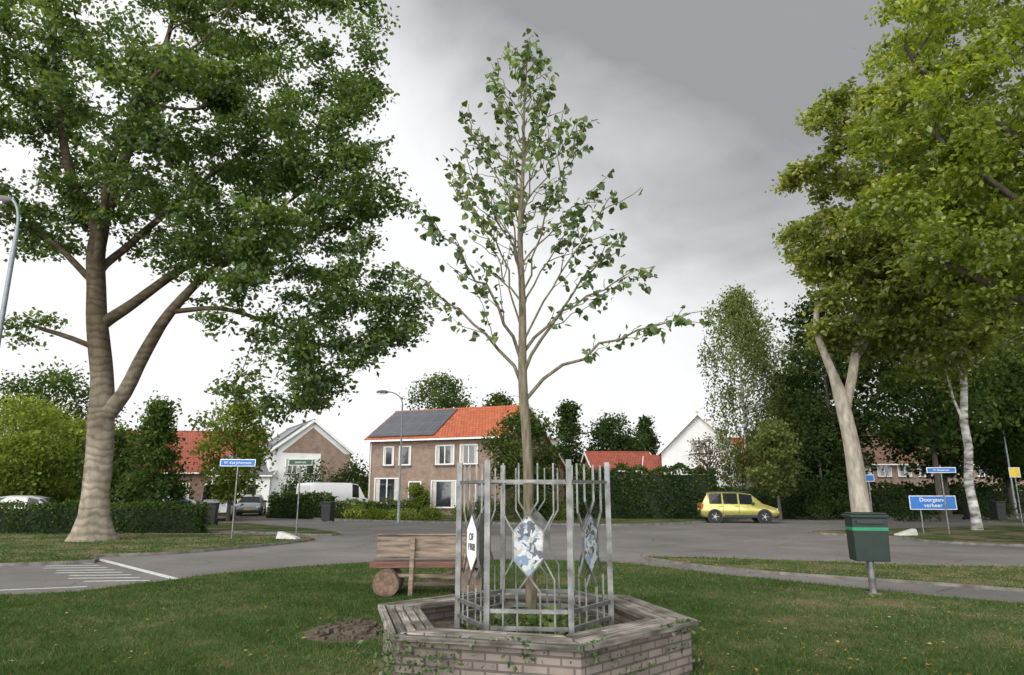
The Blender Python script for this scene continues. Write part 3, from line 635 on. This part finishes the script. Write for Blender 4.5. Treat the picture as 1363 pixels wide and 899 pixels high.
house('white_house',-25.2,66.5,R(-60),10,6.8,5.0,7.6,3.4,5.0,m_plas,m_tgr,[('R',1.3,3.2,1.1,1.2,'2'),('R',2.9,3.2,.9,1.2,'1'),('R',1.0,.8,1.8,1.5,'3'),('F',6,3.0,1.2,1.2,'2'),('F',2,.8,1.5,1.5,'2')],ov=.2,solar=[(4.5,8.5,.2,.85)],extra=brickgable)
house('white_house',-25.0,58,R(-4),5.0,6.0,3.0,4.6,3.0,3.0,m_plas,m_tgr,[('F',1,1,1.2,1.3,'1'),('F',3,.2,1,2.1,'door')],ov=.2)
house('red_roof_house',-38,62,R(4),14,8,3.6,7.2,4,3.6,m_brB,m_tred,[('F',1.5,1,1.6,1.4,'2'),('F',7.5,1,1.6,1.4,'2')])
house('red_roof_garage',6.9,58,R(6),5.2,5,3.5,4.9,2.5,3.5,m_brB,m_tred,[('F',1,1,1,1,'2')])
house('red_roof_garage',11.0,57,R(-14),3.6,5,3.1,4.5,2.5,3.1,m_brB,m_tred,[('F',1,1,1,1,'2')])
house('white_gable_house',14.4,63.5,R(-107),8,6.0,4.8,7.7,3.0,4.8,m_plas,m_tor,[('R',2.3,4.7,1.1,1.0,'2'),('R',1,.9,1.6,1.4,'2')],ov=.25)
house('brown_house',19.6,66,R(4),11,7,3.8,6.8,3.5,3.8,m_brB,m_tor,[('F',1.2,1,1.6,1.4,'2'),('F',5,1,1.6,1.4,'2')],chim=2)
house('terraced_house',36,74,R(6),22,8,4.8,8.2,4,4.8,m_brA,m_tdk,[('F',i*2.3+.8,z,1.5,1.3,'2') for i in range(9) for z in(.9,3.3)],chim=5)

# ------------------------------------------------------------ vehicles
PROF={'suv':(4.1,[(0,.78,.42,.86,.90,.70),(.08,.83,.32,.96,1.05,.72),(.36,.85,.28,1.0,1.56,.62),(.46,.85,.28,1.0,1.59,.62),(1.12,.85,.28,1.0,1.62,.63),(1.2,.85,.28,1.0,1.62,.63),(1.95,.85,.28,.99,1.61,.63),(2.04,.85,.28,.99,1.6,.63),(2.72,.85,.28,.97,1.52,.62),(3.28,.84,.28,.95,1.0,.74),(3.6,.83,.29,.88,.92,.74),(3.92,.79,.34,.76,.81,.68),(4.1,.68,.42,.62,.66,.6)],[3,5,7],[8],[1],(.72,3.3),.34),
 'hatch':(4.2,[(0,.7,.4,.75,.8,.6),(.1,.82,.3,.9,.98,.68),(.6,.85,.25,.93,1.34,.58),(.7,.85,.25,.93,1.38,.58),(1.3,.86,.25,.93,1.45,.6),(1.4,.86,.25,.93,1.46,.6),(2.2,.86,.25,.92,1.44,.6),(2.28,.86,.25,.92,1.43,.6),(2.75,.86,.25,.9,1.32,.58),(3.4,.84,.26,.86,.92,.72),(3.8,.8,.3,.76,.8,.68),(4.2,.66,.38,.58,.62,.58)],[3,5,7],[8],[1],(.8,3.35),.32),
 'van':(5.0,[(0,.88,.4,1.1,1.95,.82),(.05,.92,.32,1.15,2.1,.84),(.6,.93,.3,1.2,2.15,.84),(3.2,.93,.3,1.2,2.15,.84),(3.3,.93,.3,1.2,2.14,.84),(3.85,.93,.3,1.15,2.05,.82),(4.4,.9,.3,1.1,1.2,.82),(4.8,.87,.33,.98,1.02,.8),(5.0,.8,.4,.7,.76,.7)],[4],[5],[],(.9,4.1),.34)}
m_tail=mat('tail_lamp',(.4,.02,.02),.3); m_plate=mat('number_plate',(.6,.45,.04),.5)
def car(name,x,y,rot,paint,kind='hatch',z=0.0):
    L,st,side,wind,rear,wx,wr=PROF[kind]; e=empty(name,(x,y,z),rot); mb=MB(); rings=[]
    for (X,w,s,b,t,rw) in st:
        X-=L/2; h=[(w*.88,s),(w*.985,s+.1),(w,s+(b-s)*.55),(w*.965,b),(rw,t-.05 if t-b>.1 else t-.015),(rw*.85,t),(rw*.4,t+.02)]
        rings.append([(X,-a,c) for a,c in h]+[(X,a,c) for a,c in h[::-1]])
    k=14; V=np.array(rings).reshape(-1,3)
    body=[];gl=[]
    for i in range(len(st)-1):
        for j in range(k):
            j2=(j+1)%k; q=(i*k+j,(i+1)*k+j,(i+1)*k+j2,i*k+j2)
            if (i in side and j in(3,9)) or (i in wind and j in(4,5,6,7,8)) or (i in rear and j in(4,5,6,7,8)): gl.append(q)
            else: body.append(q)
    mb.add(V,body,0,True); mb.add(V,gl,1,False)
    mb.add(V[:k],[list(range(k))[::-1]],0); mb.add(V[-k:],[list(range(k))],0)
    mb.build('body',[paint,m_cglass],e)
    d=MB()
    for sx in wx:
        for sg in(-1,1):
            w=st[4][1]; X=sx-L/2
            d.cyl((X,sg*(w-.2),wr+.0),(X,sg*(w+.004),wr+.0),wr+.06,k=24,mat=0)
            d.cyl((X,sg*(w-.2),wr),(X,sg*(w+.02),wr),wr,k=24,mat=1); d.cyl((X,sg*(w-.1),wr),(X,sg*(w+.026),wr),wr*.62,k=16,mat=0)
            for a in range(5):
                th=a*1.2566; d.bar((X,sg*(w+.03),wr),(X+math.cos(th)*wr*.6,sg*(w+.03),wr+math.sin(th)*wr*.6),.08,.012,2)
            d.cyl((X,sg*w,wr),(X,sg*(w+.04),wr),wr*.18,k=8,mat=2)
    d.build('wheels',[m_dark,m_rub,m_alloy],e)
    t=MB(); fx=st[-1][0]-L/2
    for sg in(-1,1):
        t.box((fx-.2,sg*.62,st[-2][3]-.06),(.22,.24,.13),0); t.box((-L/2+.06,sg*.74,st[1][3]-.1),(.12,.16,.3),1)
        t.box((0,sg*(st[4][1]-.02),.36),(L*.40,.06,.13),2); t.box((st[8][0]-L/2 if kind!='van' else 1.7,sg*(st[4][1]+.08),1.02),(.14,.18,.13),2)
        for X in([1.16,2.0] if kind!='van' else [3.25]): t.box((X-L/2,sg*(st[4][1]+.0),.72),(.015,.012,.5),2); t.box((X-L/2-.12,sg*(st[4][1]+.004),.88),(.14,.02,.025),2)
        if kind=='suv': t.bar((-1.5,sg*.56,1.66),(.5,sg*.56,1.64),.04,.04,2); 
    t.box((fx-.03,0,.42),(.14,1.2,.14),2); t.box((-L/2,0,.5),(.1,1.3,.16),2)
    t.box((fx+.03,0,.52),(.02,.5,.1),3); t.box((-L/2-.05,0,.72),(.02,.5,.1),3)
    t.build('lights_and_trim',[m_alloy,m_tail,m_dark,m_plate],e)
    return e
pg=mat('gold_paint',(.42,.38,.10),.32,metal=.5,var=.05,coat=.6); ps=mat('silver_paint',(.5,.52,.54),.3,metal=.5,var=.05,coat=.5); pb=mat('blue_paint',(.03,.05,.12),.3,var=.05,coat=.5); pw=mat('white_car_paint',(.75,.75,.75),.35,var=.04,coat=.4); pk_=mat('grey_paint',(.2,.22,.23),.3,metal=.4,coat=.5)
car('parked_suv',12.4,38.7,R(-8),pg,'suv')
car('parked_car',-22.9,33.5,R(4),ps,'hatch')
car('parked_car',-20.3,42.3,R(6),pb,'hatch')
car('white_van',-17.8,42.6,R(-70),pw,'van')
car('white_van',-12.2,48.3,R(48),pw,'van',.09)
car('parked_car',-18.0,48.5,R(-75),pk_,'hatch')

# ------------------------------------------------------------ street furniture
def lamp(name,x,y,h,dirx,arm=1.1):
    mb=MB(); s=np.linspace(0,1,10); P=[(x,y,0),(x,y,1.2),(x,y,1.21),(x,y,h*.5),(x,y,h-.7)]
    mb.tube(P,[.085,.085,.06,.055,.045],10,0)
    a=[(x+dirx*arm*(1-math.cos(t*1.35)),y,h-.7+.7*math.sin(t*1.5)) for t in s]; mb.tube(a,.032,8,0)
    ex=a[-1]; hd=[(ex[0]+dirx*q,y,ex[2]-.015) for q in(-.05,.05,.3,.55,.62)]; mb.tube(hd,[.04,.09,.11,.08,.03],10,1)
    mb.box((ex[0]+dirx*.32,y,ex[2]-.1),(.4,.14,.06),2); return mb.build(name,[m_lampp,m_kerb,m_white])
lamp('street_lamp',-6.1,37.9,7.1,-1); lamp('street_lamp',-10.95,14.2,8.0,-1,.35); lamp('street_lamp',31.5,44,6.1,-1,1.3)
def text(s,parent,loc,rot,size,m,ext=.002):
    c=bpy.data.curves.new('lettering','FONT'); c.body=s; c.size=size; c.align_x='CENTER'; c.align_y='CENTER'; c.extrude=ext
    o=bpy.data.objects.new('lettering',c); c.materials.append(m); bpy.context.scene.collection.objects.link(o); o.parent=parent; o.location=loc; o.rotation_euler=rot; return o
def sign(name,x,y,rot,w,h,z,ph,m,txt=None,posts=(0,),size=.14,pr=.03):
    e=empty(name,(x,y,0),rot); p=MB()
    for q in posts: p.cyl((q,.03,0),(q,.03,ph),pr,k=10)
    p.build('post',[m_steel],e)
    b=MB(); b.box((0,-.018,z),(w,.02,h),0); b.box((0,-.012,z),(w+.05,.018,h+.05),1)
    b.build('panel',[m,m_white],e,bevel=.003)
    if txt: text(txt,e,(0,-.032,z),(R(90),0,0),size,m_white)
    return e
sign('street_name_sign',-9.6,24.3,R(6),1.15,.2,2.62,2.8,m_blue,'W. Kea Johannesst',size=.12)
sign('direction_sign',-8.2,26.9,R(-4),.9,.2,2.75,2.85,m_green,'centrum',size=.13)
sign('street_name_sign',16.6,26.9,R(-12),.98,.16,2.45,2.62,m_blue,'H. Bosstraat',size=.11)
sign('direction_sign',16.35,27.3,R(-10),1.62,.48,1.22,1.5,m_blue,'Doorgaand\nverkeer',posts=(-.45,.45),size=.21)
sign('information_sign',15.1,29.5,R(5),.42,.24,2.2,2.35,m_blue,posts=(0,))
sign('yellow_marker_sign',24.2,33.5,R(-20),.4,.42,2.55,2.8,mat('sign_yellow',(.7,.5,.03),.5),posts=(0,))
m_pale=mat('pale_concrete',(.45,.44,.41),.8,var=.2)
def kerbblock(x,y,rz):
    e=MB(); e.M=Matrix.Translation((x,y,0))@Matrix.Rotation(rz,4,'Z'); 
    e.add([(-.45,-.16,0),(.45,-.16,0),(.45,.16,0),(-.45,.16,0),(-.4,-.12,.12),(.4,-.12,.3),(.4,.12,.3),(-.4,.12,.12)],[(4,5,6,7),(0,1,5,4),(1,2,6,5),(2,3,7,6),(3,0,4,7)])
    e.build('concrete_kerb_block',[m_pale],bevel=.03)
kerbblock(-7.65,24.3,R(155)); kerbblock(14.6,26.3,R(15))
def wheelie(x,y,rz):
    e=empty('wheelie_bin',(x,y,.06),rz); b=MB(); b.box((0,0,.52),(.56,.6,.94),0,taper=.82); b.box((0,-.02,1.03),(.6,.68,.07),0); b.bar((-.22,.36,.98),(.22,.36,.98),.03,.03,0)
    b.box((0,-.31,.8),(.5,.03,.06),0); b.build('container',[m_dark],e,bevel=.02)
    w=MB(); 
    for s in(-.24,.24): w.cyl((s-.03,.26,.1),(s+.03,.26,.1),.1,k=14)
    w.build('wheels',[m_rub],e)
wheelie(-14.6,34.2,R(10)); wheelie(-10.0,38.2,R(-8)); wheelie(27.6,40,R(5)); wheelie(26.4,40.6,R(5))
e=empty('waste_bin',(5.68,11.35,.05),R(-10)); mg=mat('dark_green_paint',(.006,.018,.012),.45,var=.3,scale=5); mg2=mat('green_band',(.01,.20,.09),.5,var=.15)
b=MB(); b.cyl((0,0,-.1),(0,0,.6),.055,k=14); b.box((0,0,.01),(.2,.2,.02)); b.build('post',[m_steel],e)
b=MB(); b.box((0,0,.83),(.53,.40,.66),0,taper=.94); b.box((0,0,1.185),(.58,.45,.05),0); b.box((0,-.02,1.225),(.52,.38,.03),0); b.box((0,-.212,1.1),(.4,.02,.07),1); b.build('box',[mg,m_dark],e,bevel=.015)
b=MB(); b.box((0,0,.99),(.532,.402,.05),0,taper=.992); b.build('green_band',[mg2],e)
# ------------------------------------------------------------ bench
e=empty('park_bench',(-1.28,11.15,.05),R(2)); mwd=mat('bench_plank',(.13,.09,.065),.75,var=.5,scale=2.5,stretch=(1,10,10),bump=.5,bscale=8,col2=(.30,.23,.17)); mrd=mat('bench_seat_wood',(.12,.055,.035),.6,var=.4,scale=3,stretch=(1,10,10),bump=.4,bscale=8)
mlog=mat('log_wood',(.12,.08,.055),.85,var=.5,scale=9,bump=.8,bscale=20)
b=MB(); b.box((0.05,0,.72),(1.75,.055,.33)); b.box((.05,-.004,.905),(1.75,.065,.03)); b.build('backrest',[mwd],e,bevel=.012)
b=MB(); b.box((0,.30,.47),(1.86,.2,.055)); b.box((0,.08,.475),(1.84,.2,.055)); b.box((0,-.06,.455),(1.84,.03,.09)); b.build('seat',[mrd],e,bevel=.01)
b=MB()
for X in(-.64,.62):
    a=np.linspace(-.18,.55,6); b.tube([(X+.01*math.sin(7*q),q,.2) for q in a],[.2,.205,.2,.195,.2,.195],22,0,lump=.04); b.tube([(X,-.186,.2),(X,-.181,.2)],[.165,.165],18,1)
b.build('log_supports',[mlog,mat('log_end_grain',(.15,.095,.065),.85,var=.5,scale=14)],e)
b=MB()
for X in(-.28,.55): b.bar((X,-.09,0),(X+.02,-.05,.86),.09,.07)
b.bar((-.5,.02,.3),(.5,.02,.27),.06,.06); b.bar((-.25,.3,.08),(.45,.05,.4),.05,.05); b.bar((-.5,.2,.15),(.5,.2,.16),.07,.07)
b.build('frame',[mwd],e,bevel=.01)

# ------------------------------------------------------------ planter
PX,PY=.15,6.93; m_pbr=brickmat('planter_brick',(.30,.245,.21),(.22,.175,.15),(.12,.105,.09),bw=.2,bh=.066,ms=.009,dirt=.6,bump=.9)
pe=empty('hexagonal_planter',(PX,PY,0),0); hx=lambda r,a0,i:(r*math.cos(R(a0+60*i)),r*math.sin(R(a0+60*i)))
A0=44; w=MB()
ro,ri=1.50,1.18; zt=.44
for i in range(6):
    a,b_=hx(ro,A0,i),hx(ro,A0,i+1); c,d=hx(ri,A0,i),hx(ri,A0,i+1)
    w.add([(*a,0),(*b_,0),(*b_,zt),(*a,zt)],[(0,1,2,3)]); w.add([(*c,0),(*d,0),(*d,zt),(*c,zt)],[(3,2,1,0)]); w.add([(*a,zt),(*b_,zt),(*d,zt),(*c,zt)],[(0,1,2,3)])
w.build('brick_wall',[m_pbr],pe)
woods=[]
for k in range(4):
    c=.50+.2*k; m,nt,b=nodes_of('plank_wood_%d'%k); tc=N(nt,'ShaderNodeTexCoord'); mp=N(nt,'ShaderNodeMapping'); mp.inputs['Scale'].default_value=(1.5,30,1); mp.inputs['Location'].default_value=(k*3.1,k*1.7,0); nt.links.new(tc.outputs['UV'],mp.inputs[0])
    n1=N(nt,'ShaderNodeTexNoise'); n1.inputs['Scale'].default_value=2; n1.inputs['Detail'].default_value=8; nt.links.new(mp.outputs[0],n1.inputs['Vector'])
    n2=N(nt,'ShaderNodeTexNoise'); n2.inputs['Scale'].default_value=3.5; n2.inputs['Detail'].default_value=6; nt.links.new(tc.outputs['Object'],n2.inputs['Vector'])
    r=ramp(nt,[(.3,(.12*c,.10*c,.085*c)),(.52,(.28*c,.25*c,.215*c)),(.7,(.42*c,.385*c,.34*c))]); nt.links.new(n1.outputs['Fac'],r.inputs[0]); r2=ramp(nt,[(.38,(.42,.44,.38)),(.6,(1.1,1.1,1.1))]); nt.links.new(n2.outputs['Fac'],r2.inputs[0])
    mu=N(nt,'ShaderNodeMixRGB',blend_type='MULTIPLY'); mu.inputs[0].default_value=1; nt.links.new(r.outputs[0],mu.inputs[1]); nt.links.new(r2.outputs[0],mu.inputs[2]); nt.links.new(mu.outputs[0],b.inputs['Base Color']); b.inputs['Roughness'].default_value=.85
    bp=N(nt,'ShaderNodeBump'); bp.inputs['Strength'].default_value=.6; bp.inputs['Distance'].default_value=.004; nt.links.new(n1.outputs['Fac'],bp.inputs['Height']); nt.links.new(bp.outputs[0],b.inputs['Normal']); woods.append(m)
lo,li_=1.58,1.10; ns=5
for i in range(6):
    pl=MB(); ang=R(A0+60*i+30); apo=math.cos(R(30))
    for k in range(ns):
        r1_=lo-(lo-li_)*(k/ns)-.004; r2_=lo-(lo-li_)*((k+1)/ns)+.018; mid=rng.uniform(-.3,.3)
        z=rng.normal(0,.004); h=.042; tl=rng.normal(0,.004)
        h1=r1_/2-.008-abs(rng.normal(0,.006)); h2=r2_/2-.008-abs(rng.normal(0,.006))
        for (a0_,a1_,b0_,b1_) in ([(-h1,mid-.005,-h2,mid-.005),(mid+.005,h1,mid+.005,h2)] if k%2 else [(-h1,h1,-h2,h2)]):
            q=[(a0_,-r1_*apo),(a1_,-r1_*apo),(b1_,-r2_*apo),(b0_,-r2_*apo)]
            V=[(x_,y_,z+(tl if j in(0,3) else -tl)) for j,(x_,y_) in enumerate(q)]; V+=[(x_,y_,z_+h) for x_,y_,z_ in V]
            pl.add(V,[(3,2,1,0),(4,5,6,7),(0,1,5,4),(1,2,6,5),(2,3,7,6),(3,0,4,7)],rng.integers(0,4))
    o=pl.build('rim_slats',woods,pe,bevel=.004); o.location=(0,0,zt+.012); o.rotation_euler=(0,0,ang+R(90))
    uvl=o.data.uv_layers[0]
    co=np.zeros(len(o.data.vertices)*3,np.float32); o.data.vertices.foreach_get('co',co); co=co.reshape(-1,3)
    li=np.zeros(len(o.data.loops),np.int32); o.data.loops.foreach_get('vertex_index',li); U=np.stack([co[li,0]+i*2.3,co[li,1]+co[li,2]],-1); uvl.data.foreach_set('uv',U.astype(np.float32).ravel())
so=MB()
V=[(0,0,.33)]; F=[]
for q in range(1,7):
    for j in range(24): V.append((ri*q/6*.98*math.cos(j*R(15)),ri*q/6*.98*math.sin(j*R(15)),.29+.04*rng.random()))
for j in range(24): F.append((0,1+j,1+(j+1)%24))
so.add(V,F); F=[]
for q in range(5):
    for j in range(24): F.append((1+q*24+j,25+q*24+j,25+q*24+(j+1)%24,1+q*24+(j+1)%24))
so.add(V,F,0,True); so.build('soil',[m_soil],pe)
iv=MB(); n=420
C=in_ell(n,(.1,0,.36),(.75,.75,.12)); leaves(iv,C,.075,0,up=.6,kind='h',var=.45+rng.normal(0,.2,n))
C=in_ell(170,(.15,-.3,.42),(.25,.25,.16)); leaves(iv,C,.085,0,up=.6,kind='h',var=.7+rng.normal(0,.15,170)); iv.build('ground_plants',[m_lin],pe,uv=False)
iv=MB(); Cs=[]
for (i,f,zc,n,s) in [(3,.2,.3,170,.13),(3,.05,.12,220,.16),(3,.7,.45,60,.1),(4,.35,.1,120,.14),(4,.8,.42,60,.1),(2,.9,.15,190,.15),(4,.1,.47,40,.07),(5,.1,.2,120,.12),(3,.45,.05,190,.2)]:
    a,b_=np.array(hx(1.53,A0,i)),np.array(hx(1.53,A0,i+1)); p=a+(b_-a)*f; o=p/np.linalg.norm(p)
    q=rng.normal(0,s,(n,3)); tt=(b_-a)/np.linalg.norm(b_-a)
    C=np.stack([p[0]+tt[0]*q[:,0]*1.4+o[0]*np.abs(q[:,1])*.3,p[1]+tt[1]*q[:,0]*1.4+o[1]*np.abs(q[:,1])*.3,np.clip(zc+q[:,2],.03,.52)],-1); Cs.append(C)
C=np.concatenate(Cs); leaves(iv,C,.04,0,up=.2,droop=1,var=.3+rng.normal(0,.2,len(C))); iv.build('ivy_leaves',[m_lin],pe,uv=False)

# ------------------------------------------------------------ steel cage
ce=empty('steel_tree_guard',(.205,6.9,0),0); CR=.73; C0=54.5
st=MB(); 
pts=[hx(CR,C0,i) for i in range(6)]
for i,p in enumerate(pts): st.box((p[0],p[1],1.115),(.05,.05,1.55),0,rz=R(-5))
plates=[]; PW=.128
PZ=[(0,.88),(PW,1.03),(PW,1.26),(0,1.41),(-PW,1.26),(-PW,1.03)]
for i in range(6):
    a=Vector((*pts[i],0));b_=Vector((*pts[(i+1)%6],0)); t=(b_-a).normalized(); m=(a+b_)/2; nn=Vector((m.x,m.y,0)).normalized(); h=(b_-a).length/2-.03
    def q(u,z,o=0): return m+t*u+nn*o+Vector((0,0,z))
    for z,th in((1.70,.022),(.60,.028),(.46,.028)): st.bar(q(-h,z),q(h,z),th,th*1.2)
    for sg in(-1,1):
        st.bar(q(sg*.085,1.86),q(sg*.085,1.52),.014,.014); st.bar(q(sg*.085,1.52),q(sg*.012,1.415),.014,.014)
        st.bar(q(sg*.225,1.86),q(sg*.225,1.42),.014,.014); st.bar(q(sg*.225,1.42),q(sg*(PW+.006),1.26),.014,.014)
        st.bar(q(sg*(PW+.006),1.03),q(sg*.225,.86),.014,.014); st.bar(q(sg*.225,.86),q(sg*.225,.40),.014,.014)
        st.bar(q(sg*.012,.875),q(sg*.10,.76),.014,.014); st.bar(q(sg*.10,.76),q(sg*.10,.40),.014,.014)
    for j in range(6):
        u0,z0_=PZ[j]; u1,z1_=PZ[(j+1)%6]; st.bar(q(u0*1.04,z0_),q(u1*1.04,z1_),.014,.02,up=tuple(nn))
    plates.append((m,t,nn))
st.build('frame_bars',[m_steel],ce)
def platemat(name,cols,scale,seed):
    m,nt,b=nodes_of(name); tc=N(nt,'ShaderNodeTexCoord'); mp=N(nt,'ShaderNodeMapping'); mp.inputs['Location'].default_value=(seed,seed*2,0); mp.inputs['Rotation'].default_value=(.5,.8,.3)
    nz_=N(nt,'ShaderNodeTexNoise'); nz_.inputs['Scale'].default_value=12; nt.links.new(tc.outputs['Object'],nz_.inputs['Vector'])
    ad=N(nt,'ShaderNodeMixRGB'); ad.inputs[0].default_value=.12; nt.links.new(tc.outputs['Object'],ad.inputs[1]); nt.links.new(nz_.outputs['Color'],ad.inputs[2])
    nt.links.new(ad.outputs[0],mp.inputs[0]); v=N(nt,'ShaderNodeTexVoronoi'); v.inputs['Scale'].default_value=scale; v.distance='MANHATTAN'; nt.links.new(mp.outputs[0],v.inputs['Vector'])
    sp=N(nt,'ShaderNodeSeparateColor'); nt.links.new(v.outputs['Color'],sp.inputs[0])
    r=ramp(nt,[(i/len(cols),c) for i,c in enumerate(cols)]); r.color_ramp.interpolation='CONSTANT'; nt.links.new(sp.outputs[0],r.inputs[0]); nt.links.new(r.outputs[0],b.inputs['Base Color']); b.inputs['Roughness'].default_value=.35; return m
pc=[(.38,.41,.41),(.13,.20,.29),(.46,.48,.47),(.07,.08,.11),(.32,.32,.26),(.20,.26,.33),(.42,.42,.44),(.05,.055,.07)]
for i,(m,t,nn) in enumerate(plates):
    mb=MB(); V=[]
    for o in(-.006,.006):
        for u,z in PZ: V.append(tuple(m+t*u+nn*o+Vector((0,0,z))))
    F=[(j,(j+1)%6,6+(j+1)%6,6+j) for j in range(6)]
    mb.add(V,F,1); mb.add(V[:6],[tuple(range(6))[::-1]],1); mb.add(V[6:],[tuple(range(6))],0)
    mb.build('decorated_plate',[platemat('enamel_%d'%i,pc,27,i*1.7) if i!=2 else m_white,m_steel],ce)
m,t,nn=plates[2]
ang=math.atan2(nn.y,nn.x)+math.pi/2
text('OF\n1908',ce,(m.x+nn.x*.012,m.y+nn.y*.012,1.15),(R(90),0,ang),.09,m_dark,.001)

d=MB(); C=in_ell(300,(-1.85,8.3,.06),(.42,.5,.08))
for c in C: 
    s_=.02+.05*rng.random(); d.box(c,(s_,s_,s_*.7),0,rz=rng.random()*3)
nr=20; V=[(-1.85,8.3,.14)]+[(-1.85+.5*math.cos(j*6.283/nr)*(1+.15*rng.random()),8.3+.55*math.sin(j*6.283/nr),.045) for j in range(nr)]
d.add(V,[(0,1+j,1+(j+1)%nr) for j in range(nr)],0,True); d.build('soil_heap',[m_soil])

# ------------------------------------------------------------ world, sun, camera
W=bpy.data.worlds.new('World'); bpy.context.scene.world=W; W.use_nodes=True; nt=W.node_tree; nt.nodes.clear()
out=N(nt,'ShaderNodeOutputWorld'); tc=N(nt,'ShaderNodeTexCoord'); sp=N(nt,'ShaderNodeSeparateXYZ'); nt.links.new(tc.outputs['Generated'],sp.inputs[0])
mp=N(nt,'ShaderNodeMapping'); mp.inputs['Scale'].default_value=(1,1,1.7); mp.inputs['Location'].default_value=(.35,.2,.1); nt.links.new(tc.outputs['Generated'],mp.inputs[0])
n1=N(nt,'ShaderNodeTexNoise'); n1.inputs['Scale'].default_value=2.6; n1.inputs['Detail'].default_value=6; n1.inputs['Roughness'].default_value=.5; n1.inputs['Distortion'].default_value=.4; nt.links.new(mp.outputs[0],n1.inputs['Vector'])
n2=N(nt,'ShaderNodeTexNoise'); n2.inputs['Scale'].default_value=7; n2.inputs['Detail'].default_value=4; n2.inputs['Roughness'].default_value=.5; n2.inputs['Distortion'].default_value=.6; nt.links.new(mp.outputs[0],n2.inputs['Vector'])
def mth(op,a,b=None,c=None):
    n=N(nt,'ShaderNodeMath',operation=op)
    for i,v in enumerate((a,b,c)):
        if v is None: continue
        if isinstance(v,(int,float)): n.inputs[i].default_value=v
        else: nt.links.new(v,n.inputs[i])
    return n.outputs[0]
wv=mth('MULTIPLY_ADD',sp.outputs[0],.6,sp.outputs[2]); wv=mth('ADD',wv,mth('MULTIPLY_ADD',n1.outputs['Fac'],.55,-.30)); wv=mth('ADD',wv,mth('MULTIPLY_ADD',n2.outputs['Fac'],.14,-.07))
cr=ramp(nt,[(0,(.96,.96,.96)),(.30,(.93,.932,.935)),(.42,(.74,.744,.75)),(.54,(.50,.505,.512)),(.66,(.32,.326,.336)),(.85,(.33,.338,.35))]); nt.links.new(wv,cr.inputs[0])
back_fill=mth('MULTIPLY_ADD',mth('MAXIMUM',mth('MULTIPLY',sp.outputs[1],-1),0),5.2,1.12)  # unseen sky behind the camera brightened as added fill light for the scene
bg=N(nt,'ShaderNodeBackground'); nt.links.new(cr.outputs[0],bg.inputs['Color']); nt.links.new(back_fill,bg.inputs['Strength'])
sky=N(nt,'ShaderNodeTexSky'); sky.sky_type='NISHITA'; sky.sun_disc=False
SE,SA=R(48),R(215)
sky.sun_elevation=SE; sky.sun_rotation=SA
bs=N(nt,'ShaderNodeBackground'); bs.inputs['Strength'].default_value=.06; nt.links.new(sky.outputs[0],bs.inputs['Color'])
mx=N(nt,'ShaderNodeMixShader'); mx.inputs[0].default_value=.06; nt.links.new(bg.outputs[0],mx.inputs[1]); nt.links.new(bs.outputs[0],mx.inputs[2]); nt.links.new(mx.outputs[0],out.inputs[0])
sd=Vector((math.sin(SA)*math.cos(SE),math.cos(SA)*math.cos(SE),math.sin(SE)))
L=bpy.data.lights.new('sun','SUN'); L.energy=1.4; L.angle=R(20); L.color=(1,.95,.87); so=bpy.data.objects.new('sun',L); so.rotation_euler=sd.to_track_quat('Z','Y').to_euler(); bpy.context.scene.collection.objects.link(so)
cam=bpy.data.cameras.new('camera'); cam.lens=24; cam.sensor_width=36; cam.clip_end=1500; co=bpy.data.objects.new('camera',cam); co.location=(0,0,1.6); co.rotation_euler=(R(90+12.8),0,0)
bpy.context.scene.collection.objects.link(co); bpy.context.scene.camera=co
bpy.context.scene.view_settings.view_transform='Standard'; bpy.context.scene.view_settings.look='None'; bpy.context.scene.view_settings.exposure=0
